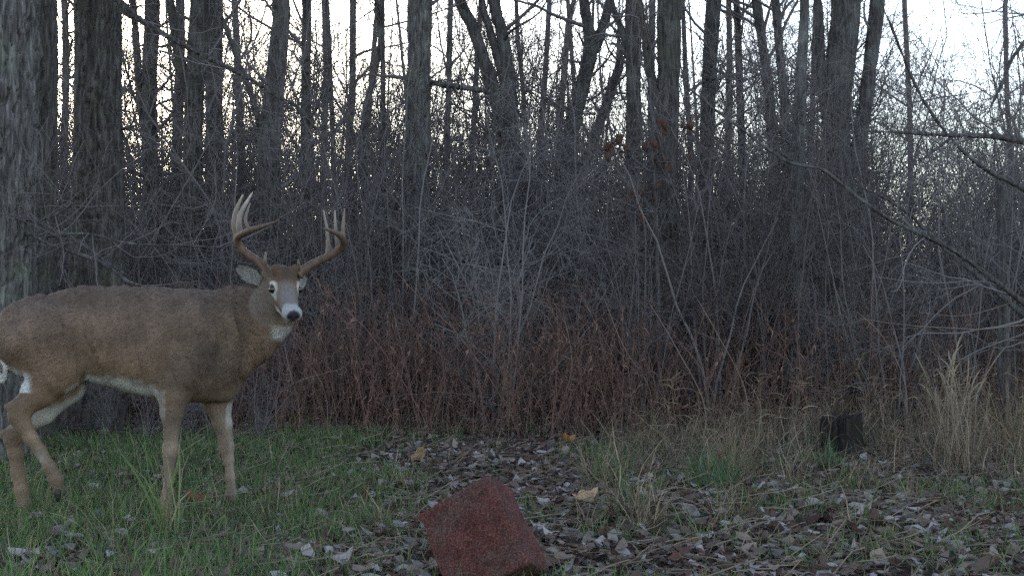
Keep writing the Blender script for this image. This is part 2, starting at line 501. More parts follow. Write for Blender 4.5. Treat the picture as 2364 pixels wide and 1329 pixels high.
hero('slim stem left of the thick three-stemmed trunk', 14.0, [[(1700, 0, 16), (1706, 150, 17), (1712, 330, 18), (1716, 500, 20)]], M_DARK, 18, .07, .005)
# right-hand thicket tree: long arching limbs that sweep in from beyond the right edge
hero('bare tree beyond the right edge with long arching branches', 8.0,
     [[(2470, 0, 60), (2462, 300, 62), (2452, 620, 66)],
      [(1580, 196, 3, -.9), (1700, 290, 6, -.9), (1816, 372, 7, -.85), (1895, 390, 8, -.8), (1960, 440, 8.5, -.7), (2060, 510, 9, -.6), (2190, 572, 10, -.5), (2300, 650, 11, -.3), (2440, 760, 18, 0)],
      [(2027, -20, 5, -.6), (2058, 63, 6, -.6), (2132, 232, 7, -.5), (2237, 363, 8, -.4), (2364, 437, 12, -.2), (2455, 480, 16, 0)],
      [(1990, 302, 4, -.7), (2080, 306, 8, -.6), (2185, 311, 10, -.5), (2290, 315, 13, -.35), (2364, 327, 15, -.2), (2455, 350, 18, 0)],
      [(2118, 377, 4, -.75), (2160, 345, 6, -.65), (2200, 318, 7, -.52), (2240, 312, 8, -.45)],
      [(2280, 262, 4, -.4), (2310, 200, 8, -.4), (2340, 130, 9, -.3), (2400, 60, 11, -.2), (2465, -20, 14, 0)],
      [(1960, 420, 3, .3), (2080, 480, 7, .3), (2200, 590, 10, .2), (2320, 690, 12, .1), (2450, 800, 16, 0)]],
     M_DARK, 40, .04, .008, twigs=(6, .4, 1.2))
hero('dark broken snag stem near the right edge', 8.8, [[(2309, 395, 16), (2311, 480, 20), (2314, 600, 24), (2316, 720, 26)]], M_DARK, 24, .03, .006, twigs=None)
# low dead branches left of the deer
hero('crooked low tree with drooping dark branches above the deer back', 8.0,
     [[(-60, 0, 40), (-50, 300, 44), (-40, 700, 48)],
      [(382, 664, 3, -.9), (330, 660, 7, -.85), (290, 646, 8, -.8), (240, 608, 9, -.75), (180, 586, 9, -.7), (120, 566, 9, -.65), (75, 543, 10, -.55), (-30, 500, 14, 0)],
      [(300, 640, 3, -.7), (240, 600, 6, -.7), (170, 552, 8, -.65), (84, 512, 9, -.55), (-30, 470, 13, 0)],
      [(180, 465, 4, -.6), (130, 495, 6, -.6), (84, 512, 7, -.55)],
      [(520, 571, 3, -1.1), (400, 566, 5, -1.0), (300, 562, 5, -.9), (200, 540, 6, -.8), (110, 545, 7, -.6)]], M_DARK, 30, .04, .007, twigs=None)

# background trees that can still be told apart
far_specs = [(150, 14.5, 16, 0), (408, 16, 22, 10), (556, 17, 16, -8), (745, 18, 14, 6), (770, 16, 11, -14), (806, 19, 16, 10), (842, 21, 12, 30),              (1030, 17, 13, 8), (1088, 18, 12, 16), (1216, 16, 10, -30), (1244, 19, 12, 24), (1288, 21, 14, 30), (1330, 19, 10, -20), (1500, 17, 16, 8),
             (1592, 18, 12, -10), (1680, 17, 14, 6), (1870, 17, 12, 10), (1992, 18, 15, 22), (2100, 20, 12, -12), (2330, 20, 11, -10)]
for x, Y, w, ln in far_specs:
    hero('slim grey-brown background trunk standing well back in the thicket', Y,
         [[(x + ln, 0, w), (x + ln * .5 + rng.uniform(-5, 5), 180, w * 1.05), (x + rng.uniform(-4, 4), 360, w * 1.1), (x, 520, w * 1.25)]], M_DARK, 12, .12, .004, top=rng.uniform(7, 11), name='background_tree',
         twigs=(13, .4, 1.4), group='slim background trunks')

# ------------------------------------------------------------------ shrubs and saplings
def shrub_geo(h0, h1, nst, k1=9, k2=6, k3=2):
    p0 = np.concatenate([rng.normal(0, .10, (nst, 2)), np.full((nst, 1), -.05)], 1)
    a = rng.uniform(0, 2 * np.pi, nst); sp = rng.uniform(.03, .55, nst)
    d = np.stack([np.cos(a) * sp, np.sin(a) * sp, np.ones(nst)], 1)
    st = grow(p0, d, rng.uniform(h0, h1, nst), 10, .11, .02)
    r0 = rng.uniform(.008, .019, nst)
    sr = r0[:, None] * np.linspace(1, .22, 10)[None]
    g1 = Geo(); tubes(g1, st, sr, 5, (1., 1, 1))
    b1, r1 = spawn(st, sr, k1, .08, .98, .35, 1.15, 7, .5, 1.45, .19, .02, .65, .0022)
    b2, r2 = spawn(b1, r1, k2, .12, 1, .15, .60, 4, .5, 1.4, .24, .01, .75, .0018)
    b3, r3 = spawn(b2, r2, k3, .2, 1, .06, .28, 3, .6, 1.4, .24, .0, .85, .0015)
    g2 = Geo()
    for b, q in ((b1, r1), (b2, r2), (b3, r3)): tubes(g2, b, q, 3, (1., 1, 1))
    return g1, g2

def whip_geo(h0, h1, nst):
    p0 = np.concatenate([rng.normal(0, .16, (nst, 2)), np.full((nst, 1), -.05)], 1)
    a = rng.uniform(0, 2 * np.pi, nst); sp = rng.uniform(.02, .22, nst)
    st = grow(p0, np.stack([np.cos(a) * sp, np.sin(a) * sp, np.ones(nst)], 1), rng.uniform(h0, h1, nst), 12, .075, .035)
    sr = rng.uniform(.006, .015, nst)[:, None] * np.linspace(1, .2, 12)[None]
    g1 = Geo(); tubes(g1, st, sr, 5, (1., 1, 1))
    b1, r1 = spawn(st, sr, 9, .2, 1, .2, .9, 6, .35, 1.0, .12, .07, .6, .0018)
    b2, r2 = spawn(b1, r1, 4, .15, 1, .1, .4, 4, .4, 1.1, .16, .05, .75, .0015)
    b3, r3 = spawn(b2, r2, 1, .2, 1, .05, .2, 3, .5, 1.2, .2, .02, .85, .0013)
    g2 = Geo()
    for b, q in ((b1, r1), (b2, r2), (b3, r3)): tubes(g2, b, q, 3, (1., 1, 1))
    return g1, g2
whip_meshes = []
for i in range(8):
    g1, g2 = whip_geo(2.0, 3.5, int(rng.integers(6, 11)))
    whip_meshes.append((g1.mesh('stems', M_TWIG), g2.mesh('twigs', M_TWIG)))
shrub_meshes = []
for i in range(9):
    g1, g2 = shrub_geo(1.7, 3.1, int(rng.integers(6, 10)))
    shrub_meshes.append((g1.mesh('stems', M_TWIG), g2.mesh('twigs', M_TWIG)))
sap_meshes = []
for i in range(8):
    g1, g2 = Geo(), Geo()
    L = rng.uniform(3.4, 6.2)
    st = grow(np.array([[0, 0, -.05]]), np.array([[rng.normal(0, .16), rng.normal(0, .16), 1]]), np.array([L]), 16, .13, .05)
    sr = (rng.uniform(.009, .022) * np.linspace(1, .2, 16))[None]
    tubes(g1, st, sr, 7, (1., 1, 1))
    b1, r1 = spawn(st, sr, 34, .15, 1, .4, 1.5, 7, .6, 1.4, .17, .03, .55, .002)
    b2, r2 = spawn(b1, r1, 8, .12, 1, .12, .55, 4, .5, 1.3, .22, .01, .75, .0017)
    b3, r3 = spawn(b2, r2, 2, .2, 1, .06, .28, 3, .6, 1.3, .22, 0, .85, .0014)
    for b, q in ((b1, r1), (b2, r2), (b3, r3)): tubes(g2, b, q, 3, (1., 1, 1))
    sap_meshes.append((g1.mesh('stem', M_TWIG), g2.mesh('twigs', M_TWIG)))

def place(pair, names, name, label, cat, group, x, y, rot, sc):
    if .30 < x / y < .41 and y > 11.5: sc *= .62        # the gap that opens to the sky on the right
    root = thing(name, label, cat, (x, y, gz(x, y)), group, rot, sc)
    link(names[0], pair[0], root); tag(link(names[1], pair[1], root), kind='stuff')

def where(x, y):
    px = CX + x / y * FPX
    return ('behind the deer' if px < 720 else 'left of the image centre' if px < 1182 else 'right of the image centre' if px < 1700 else 'towards the right edge',
            'front' if y < 12 else 'middle' if y < 17.5 else 'back')
for i in range(230):
    if i < 85: Y = 9.1 + 4.0 * (i / 85) ** 1.2; sc = rng.uniform(.42, .85)
    else: Y = 12.5 + (i - 85) / 145 * 14; sc = rng.uniform(.8, 1.35)
    x = rng.uniform(-.50, .50) * Y
    if Y < 10.2 and x < -.08 * Y: Y += .9
    if Y < 10.6 and -.19 < x / Y < .13 and i % 4: Y += 1.1
    w_, d_ = where(x, Y)
    place(shrub_meshes[i % 9], ('stems', 'twigs'), 'bare_shrub', f'bare tangled grey shrub in the {d_} of the thicket, {w_}', 'shrub', f'tangled shrubs in the {d_} of the thicket, {w_}', x, Y, rng.uniform(0, 6.28), sc)
for i in range(230):
    if i < 110: Y = 9.6 + 3.6 * (i / 110); sc = rng.uniform(.6, 1.05)
    else: Y = 13 + (i - 110) / 120 * 12; sc = rng.uniform(.9, 1.5)
    x = rng.uniform(-.50, .50) * Y
    if Y < 10.2 and x < -.08 * Y: Y += .9
    if Y < 10.6 and -.19 < x / Y < .13 and i % 4: Y += 1.1
    w_, d_ = where(x, Y)
    place(whip_meshes[i % 8], ('stems', 'twigs'), 'upright_shrub', f'upright bare grey stems in the {d_} of the thicket, {w_}', 'shrub', f'upright stem clumps in the {d_} of the thicket, {w_}', x, Y, rng.uniform(0, 6.28), sc)
for i in range(9):      # low brush behind the deer
    Y = rng.uniform(7.9, 9.0); px = rng.uniform(-60, 620)
    x = (px - CX) / FPX * Y
    place(shrub_meshes[i % 9], ('stems', 'twigs'), 'low_brush', 'low bare brush on the ground behind the deer legs', 'brush', 'low brush behind the deer', x, Y, rng.uniform(0, 6.28), rng.uniform(.16, .30))
for i in range(130):
    Y = 10.3 + (i / 130) * 16
    x = rng.uniform(-.5, .5) * Y
    w_, d_ = where(x, Y)
    place(sap_meshes[i % 8], ('stem', 'twigs'), 'thin_sapling', f'thin crooked bare sapling in the {d_} of the thicket, {w_}', 'sapling', f'thin saplings in the {d_} of the thicket, {w_}', x, Y, rng.uniform(0, 6.28), rng.uniform(.7, 1.1) * (1 if Y < 13 else 1.25))

for i in range(40):
    Y = 15 + (i / 40) * 12
    x = rng.uniform(-.5, .5) * Y
    w_, d_ = where(x, Y)
    place(sap_meshes[(i * 3) % 8], ('stem', 'twigs'), 'tall_sapling', f'tall twiggy bare sapling in the {d_} of the thicket, {w_}', 'sapling', f'tall saplings in the {d_} of the thicket, {w_}', x, Y, rng.uniform(0, 6.28), rng.uniform(1.15, 1.6))

for i in range(45):
    Y = 13 + (i / 45) * 11
    x = rng.uniform(-.5, .5) * Y
    w_, d_ = where(x, Y)
    place(whip_meshes[(i * 3) % 8], ('stems', 'twigs'), 'tall_shrub', f'tall upright bare shrub in the {d_} of the thicket, {w_}', 'shrub', f'tall upright shrubs in the {d_} of the thicket, {w_}', x, Y, rng.uniform(0, 6.28), rng.uniform(1.45, 2.0) * (.6 if x / Y < -.2 else 1))

# far wood: one mass beyond the thicket
def far_wood():
    g = Geo()
    n = 46
    Y = 27 + rng.uniform(0, 1, n) ** .8 * 55; X = rng.uniform(-.60, .60, n) * Y
    hgt = rng.uniform(8, 14, n) * np.where((X / Y > .30) & (X / Y < .41), .4, 1)
    p0 = np.stack([X, Y, np.full(n, -.1)], 1)
    pth = grow(p0, np.stack([rng.normal(0, .06, n), rng.normal(0, .06, n), np.ones(n)], 1), hgt, 7, .03, .02)
    rr = rng.uniform(.04, .16, n)[:, None] * np.linspace(1, .25, 7)[None]
    cc = np.array([.085, .075, .072]) * rng.uniform(.7, 1.3, (n, 1))
    tubes(g, pth, rr, 5, cc)
    b1, r1 = spawn(pth, np.minimum(rr, .04), 26, .12, 1, 1.0, 3.2, 5, .5, 1.3, .14, .05, .5, .005)
    b2, r2 = spawn(b1, r1, 7, .2, 1, .4, 1.3, 3, .5, 1.2, .15, .03, .6, .004)
    tubes(g, b1, r1, 3, np.array([.08, .07, .07])); tubes(g, b2, r2, 3, np.array([.08, .07, .07]))
    # low brush between the far trunks
    m = 18000
    Y = 26 + rng.uniform(0, 1, m) ** .9 * 80; X = rng.uniform(-.62, .62, m) * Y
    top = 2.6 + 3.6 * vnoise(np.stack([X * .25, Y * .25, X * 0], 1), 9)
    z = rng.uniform(0, 1, m) ** 1.15 * top
    d = np.stack([rng.normal(0, .6, m), rng.normal(0, .6, m), rng.uniform(.2, 1.2, m)], 1)
    pth = grow(np.stack([X, Y, z], 1), d, rng.uniform(.5, 1.6, m), 3, .2, .03)
    rr = (rng.uniform(.004, .016, m) * (Y / 45) ** .5)[:, None] * np.array([1, .8, .4])[None]
    tubes(g, pth, rr, 3, np.array([.085, .074, .072]) * rng.uniform(.6, 1.4, (m, 1)))
    tag(link('far_wood', g.mesh('far_wood', M_ATTR)), 'dense bare wood far behind the thicket', 'wood', kind='stuff')
far_wood()

# ------------------------------------------------------------------ deer
D_P0 = np.array([(60 - CX) / FPX * 5.45, 5.45]); D_P1 = np.array([(540 - CX) / FPX * 5.70, 5.70])
D_AX = unit(D_P1 - D_P0); D_N = np.array([D_AX[1], -D_AX[0]])      # body axis, and the side that faces the camera
AX3 = np.array([D_AX[0], D_AX[1], 0]); NX3 = np.array([D_N[0], D_N[1], 0])

def DP(x, y, w=0.0):
    """point of the deer at lateral offset w (towards the camera positive)"""
    d = ray(x, y); t = (D_P0 @ D_N + w) / (d[:2] @ D_N)
    return np.array([0, 0, CAMZ]) + d * t

HM = P(657, 668, 5.57)                                              # between the eyes
h_f = np.array([.345, -.752, -.560]); h_f = h_f / np.linalg.norm(h_f)
h_h = unit(np.array([h_f[0], h_f[1], 0.])); sp_, cp_ = -h_f[2], math.sqrt(1 - h_f[2] ** 2)
h_u = sp_ * h_h + cp_ * np.array([0, 0, 1.]); h_r = np.cross(h_f, h_u)   # forward, up, image left/right
if h_r[0] < 0: h_r = -h_r
def HP(f, r, t): return HM + h_f * f + h_r * r + h_u * t

prims = []
def chain(pts, s=1.0, k=.02):
    for a, b in zip(pts[:-1], pts[1:]):
        A, B = DP(a[0], a[1], a[2]), DP(b[0], b[1], b[2])
        prims.append((A, B, a[3] * A[1] / FPX, b[3] * B[1] / FPX, s, NX3, k))
def hcone(a, b, ra, rb, k=.012, s=1.0, ax=None): prims.append((HP(*a), HP(*b), ra, rb, s, ax if ax is not None else NX3, k))

chain([(88, 778, 0, 96), (200, 769, 0, 98), (280, 777, 0, 108), (360, 789, 0, 119), (450, 797, 0, 118), (498, 790, 0, 106)], .76, .05)
chain([(470, 790, 0, 112), (568, 748, 0, 84), (622, 716, -.01, 66)], .78, .05)
chain([(455, 868, 0, 56), (512, 884, 0, 44)], .8, .03)
# near front leg, with the shoulder
chain([(452, 762, .075, 66), (412, 860, .085, 46)], 1, .04)
chain([(404, 880, .088, 42), (401, 905, .088, 37), (397, 950, .088, 25), (395, 1000, .088, 15.5), (394, 1035, .088, 16.5), (392, 1052, .088, 13), (390, 1075, .088, 10), (387, 1132, .088, 9.5), (382, 1160, .09, 13), (379, 1180, .095, 10)], 1, .022)
# far front leg
chain([(470, 780, -.08, 60), (500, 900, -.085, 42), (503, 930, -.085, 30), (514, 980, -.085, 20), (520, 1008, -.085, 15), (523, 1032, -.085, 15.5), (528, 1060, -.085, 10.5), (531, 1100, -.085, 9.5), (535, 1142, -.085, 12), (537, 1164, -.085, 10)], 1, .022)
# near hind leg, lifted in the stride
chain([(105, 785, .075, 84), (128, 850, .085, 60), (92, 903, .085, 37)], .9, .03)
chain([(92, 903, .085, 36), (50, 942, .085, 25), (44, 958, .085, 23), (53, 982, .085, 18.5), (72, 1011, .085, 15), (93, 1040, .085, 13), (116, 1078, .085, 13), (130, 1106, .085, 15.5), (131, 1128, .085, 12)], 1, .018)
chain([(40, 938, .085, 12), (16, 938, .085, 7)], 1, .02)
# far hind leg
chain([(120, 800, -.075, 80), (146, 885, -.08, 50), (98, 950, -.085, 29), (42, 996, -.085, 22), (32, 1014, -.085, 20), (37, 1045, -.085, 16), (42, 1090, -.085, 14.5), (50, 1132, -.085, 14), (56, 1164, -.085, 15), (60, 1190, -.085, 12)], 1, .02)
chain([(30, 1000, -.085, 12), (8, 998, -.085, 7)], 1, .02)
# tail
chain([(-16, 745, 0, 16), (-6, 800, .01, 19), (2, 850, .02, 17), (5, 876, .02, 8)], 1, .012)
# head
hcone((-.075, 0, -.010), (.005, 0, .000), .060, .061, .03)
hcone((.0, 0, -.006), (.085, 0, -.014), .054, .043, .02)
hcone((.085, 0, -.014), (.165, 0, -.020), .041, .034, .015)
hcone((.168, -.012, -.016), (.168, .012, -.016), .034, .034, .01)
hcone((-.07, 0, -.062), (.03, 0, -.062), .052, .040, .03)
hcone((.03, 0, -.062), (.148, 0, -.056), .038, .023, .015)
for sg in (-1, 1):
    hcone((-.016, .046 * sg, .024), (.008, .043 * sg, .024), .022, .020, .012)
    hcone((-.035, .034 * sg, .045), (-.045, .046 * sg, .085), .023, .018, .015)
    hcone((-.07, .045 * sg, .02), (-.085, .07 * sg, .03), .028, .022, .02)
hcone((-.10, 0, .0), (-.045, 0, .05), .06, .04, .02)
# back of the head into the neck
A_, B_ = HP(-.10, 0, -.03), DP(618, 716, -.01)
prims.append((A_, B_, .072, .115, 1.0, NX3, .03))
A_, B_ = HP(-.02, 0, -.085), DP(632, 742, .0)
prims.append((A_, B_, .040, .075, 1.0, NX3, .03))

def sdf_mesh(prims, cuts, vox):
    lo = np.min([np.minimum(p[0] - p[2], p[1] - p[3]) for p in prims], 0) - .03
    hi = np.max([np.maximum(p[0] + p[2], p[1] + p[3]) for p in prims], 0) + .03
    dim = np.ceil((hi - lo) / vox).astype(int) + 1
    G = np.full(dim, 1.0, np.float32)
    axs = [(lo[i] + np.arange(dim[i]) * vox).astype(np.float32) for i in range(3)]
    def block(bl, bh):
        i0 = np.maximum(((bl - lo) / vox).astype(int), 0); i1 = np.minimum(((bh - lo) / vox).astype(int) + 2, dim)
        sl = tuple(slice(a, b) for a, b in zip(i0, i1))
        X = [axs[i][sl[i]] for i in range(3)]
        return sl, np.stack(np.meshgrid(*X, indexing='ij'), -1)
    for A, B, ra, rb, s, ax, k in prims:
        m = .07
        sl, q = block(np.minimum(A - ra, B - rb) - m, np.maximum(A + ra, B + rb) + m)
        q = q - A.astype(np.float32); ba = B - A
        if s != 1.0:
            q = q + (q @ ax.astype(np.float32))[..., None] * ax.astype(np.float32) * (1 / s - 1); ba = ba + (ba @ ax) * ax * (1 / s - 1)
        L2 = max(ba @ ba, 1e-8)
        t = np.clip((q @ ba.astype(np.float32)) / L2, 0, 1)
        d = (np.linalg.norm(q - t[..., None] * ba.astype(np.float32), axis=-1) - (ra + (rb - ra) * t)) * s
        g = G[sl]
        h = np.clip(.5 + .5 * (g - d) / k, 0, 1)
        G[sl] = np.where(g > .5, d, g * (1 - h) + d * h - k * h * (1 - h))
    for C, r in cuts:
        sl, q = block(C - r - .03, C + r + .03)
        d = r - np.linalg.norm(q - C, axis=-1)
        k = .006; g = G[sl]; h = np.clip(.5 - .5 * (g - d) / k, 0, 1)
        G[sl] = g * (1 - h) + d * h + k * h * (1 - h)
    ins = G < 0
    cdim = dim - 1
    acc = np.zeros((*cdim, 3), np.float32); cnt = np.zeros(cdim, np.float32)
    cor = [(0, 0, 0), (1, 0, 0), (0, 1, 0), (1, 1, 0), (0, 0, 1), (1, 0, 1), (0, 1, 1), (1, 1, 1)]
    sub = lambda a, c: a[c[0]:c[0] + cdim[0], c[1]:c[1] + cdim[1], c[2]:c[2] + cdim[2]]
    for i, a in enumerate(cor):
        for b in cor[i + 1:]:
            if sum(abs(x - y) for x, y in zip(a, b)) != 1: continue
            va, vb = sub(G, a), sub(G, b)
            x = np.nonzero(sub(ins, a) != sub(ins, b))
            t = va[x] / (va[x] - vb[x])
            acc[x] += np.array(a, np.float32) + t[:, None] * (np.array(b, np.float32) - np.array(a, np.float32)); cnt[x] += 1
    on = cnt > 0
    vid = np.full(cdim, -1); vid[on] = np.arange(on.sum())
    V = np.stack(np.nonzero(on), 1) + acc[on] / cnt[on][:, None]
    V = lo + V * vox
    F = []
    for ax in range(3):
        o1, o2 = [(1, 2), (2, 0), (0, 1)][ax]
        e = np.zeros(3, int); e[ax] = 1
        n = cdim.copy()
        a = ins[:n[0], :n[1], :n[2]]; b = ins[e[0]:e[0] + n[0], e[1]:e[1] + n[1], e[2]:e[2] + n[2]]
        x = np.array(np.nonzero(a != b)).T
        x = x[(x[:, o1] > 0) & (x[:, o2] > 0)]
        d1 = np.zeros(3, int); d1[o1] = 1; d2 = np.zeros(3, int); d2[o2] = 1
        q = np.stack([vid[tuple((x - d1 - d2).T)], vid[tuple((x - d2).T)], vid[tuple(x.T)], vid[tuple((x - d1).T)]], 1)
        flip = ~a[tuple(x.T)]
        q[flip] = q[flip][:, ::-1]
        F.append(q[(q >= 0).all(1)])
    return V, np.concatenate(F)

def mesh_normals(V, F):
    n = np.cross(V[F[:, 2]] - V[F[:, 0]], V[F[:, 3]] - V[F[:, 1]])
    out = np.zeros_like(V)
    for k in range(4): np.add.at(out, F[:, k], n)
    return unit(out)

def deer_color(V, NRM):
    px, py = proj(V)
    w = (V[:, :2] - D_P0) @ D_N
    q = V - HM; f, r, t = q @ h_f, q @ h_r, q @ h_u
    head = (np.linalg.norm(q - h_f * .03, axis=1) < .19) & (f > -.11 + .0 * t)
    n1 = vnoise(V * 14, 1)[:, None]; ua = (V[:, :2] - D_P0) @ D_AX
    n2 = vnoise(np.stack([ua / .035 + V[:, 2] / .05, V[:, 2] / .011 - ua / .02, w / .02], 1), 2)[:, None]
    C = np.tile(np.array([.138, .096, .070]), (len(V), 1))
    mix = lambda C, c, m: C * (1 - np.clip(m, 0, 1)[:, None]) + np.array(c) * np.clip(m, 0, 1)[:, None]
    z = V[:, 2]
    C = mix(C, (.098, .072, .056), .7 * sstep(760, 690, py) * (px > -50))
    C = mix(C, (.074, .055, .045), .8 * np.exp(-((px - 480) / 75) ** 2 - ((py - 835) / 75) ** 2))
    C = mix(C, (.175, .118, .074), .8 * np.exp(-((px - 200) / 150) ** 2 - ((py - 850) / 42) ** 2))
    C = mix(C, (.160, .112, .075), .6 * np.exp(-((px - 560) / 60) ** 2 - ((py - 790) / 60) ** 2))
    C = mix(C, (.185, .145, .112), .9 * sstep(.50, .34, z))
    C = mix(C, (.17, .115, .072), .5 * sstep(.62, .52, z) * (px < 210))
    C = C * (.70 + .6 * n1) * (.86 + .28 * n2) * np.array([1.0, .96, .91])
    # white markings
    wh = (.40, .385, .36)
    line = np.interp(px, [190, 205, 280, 355, 372], [880, 868, 885, 908, 918])
    belly = sstep(-14, 0, py - line + 20 * (n1[:, 0] - .5)) * sstep(185, 215, px) * sstep(372, 352, px) * (z > .36)
    C = mix(C, wh, belly)
    C = mix(C, wh, .8 * sstep(-.45, -.9, NRM[:, 2]) * (px > 150) * (px < 440) * (z > .40) * (np.abs(w) < .14))
    hindin = (px < 215) * sstep(992, 975, py) * sstep(.0, .03, -w) * sstep(.1, .5, NRM @ NX3 + .35 * (NRM @ AX3)) * (z > .36) * (z < .60)
    C = mix(C, wh, .85 * hindin)
    butt = (px > -30) * sstep(78, 60, px) * sstep(838, 856, py - .35 * (px - 20)) * (py < 905) * sstep(.35, 0, NRM @ AX3) * (px < 78)
    C = mix(C, (.44, .44, .42), butt)
    tail = (px < 18) * sstep(790, 815, py) * (py < 890) * (np.abs(w) < .055)
    C = mix(C, (.62, .62, .60), tail)
    fl = (w > .03) * (px > 355) * (px < 382) * sstep(895, 908, py) * sstep(985, 955, py) * sstep(.1, -.5, NRM @ AX3)
    C = mix(C, wh, .35 * fl)
    ff = (w < -.03) * sstep(518, 524, px) * (px < 550) * sstep(925, 935, py) * sstep(1000, 970, py) * (px > 470)
    C = mix(C, wh, .5 * ff)
    C = mix(C, (.30, .27, .235), .3 * (w < -.03) * (px > 470) * sstep(990, 1020, py) * sstep(.1, .6, NRM @ AX3))
    C = mix(C, (.05, .032, .022), .85 * np.exp(-(np.linalg.norm(V - DP(30, 1008, -.075), axis=1) / .042) ** 2))
    C = mix(C, (.36, .34, .31), .7 * np.exp(-(np.linalg.norm(V - DP(92, 1057, .1), axis=1) / .022) ** 2))
    # head
    h = head.astype(float)
    C = mix(C, (.16, .125, .10), .7 * h)
    C = mix(C, (.090, .058, .039), h * sstep(.02, .05, t + .02 * (n1[:, 0] - .5)) * sstep(.05, .0, f))
    C = mix(C, (.05, .035, .026), .6 * h * sstep(.03, .045, t) * sstep(.03, .01, np.abs(r)) * sstep(.02, -.01, f))
    C = mix(C, (.150, .135, .125), .85 * h * sstep(.0, .06, f + .03 * (n1[:, 0] - .5)) * sstep(-.01, .03, t + .02) * sstep(.046, .018, np.abs(r)))
    C = mix(C, (.15, .09, .05), .8 * h * sstep(.05, .02, np.abs(f - .05)) * sstep(-.03, -.05, t) * sstep(-.085, -.06, t))
    for sg in (-1, 1):
        e = np.sqrt((f - .012) ** 2 + (r - .058 * sg) ** 2 + (t - .012) ** 2)
        C = mix(C, (.42, .37, .30), h * sstep(.040, .028, e))
        C = mix(C, (.34, .33, .31), h * sstep(.022, .012, np.sqrt((f - .045) ** 2 + (r - .050 * sg) ** 2 + (t + .012) ** 2)))
        C = mix(C, (.03, .024, .02), h * sstep(.024, .019, e))
    C = mix(C, (.28, .28, .275), h * sstep(.118, .142, f + .45 * (np.abs(r) - .02) - .02 * (n1[:, 0] - .5)) * sstep(-.05, -.03, t))
    C = mix(C, (.022, .02, .021), h * (f > .16) * sstep(1.15, .85, np.sqrt((r / .030) ** 2 + ((t + .012) / .025) ** 2)))
    C = mix(C, (.40, .40, .375), h * sstep(-.052, -.062, t) * sstep(.03, .07, f))
    C = mix(C, (.05, .045, .042), h * (f > .09) * sstep(.007, .003, np.abs(t + .046)))
    th = sstep(618, 640, px) * sstep(747, 757, py) * sstep(790, 778, py + .0 * px) * sstep(712, 690, px) * (V[:, 2] > .6)
    C = mix(C, (.34, .335, .31), .8 * th)
    return np.clip(C, .01, .8), head, f

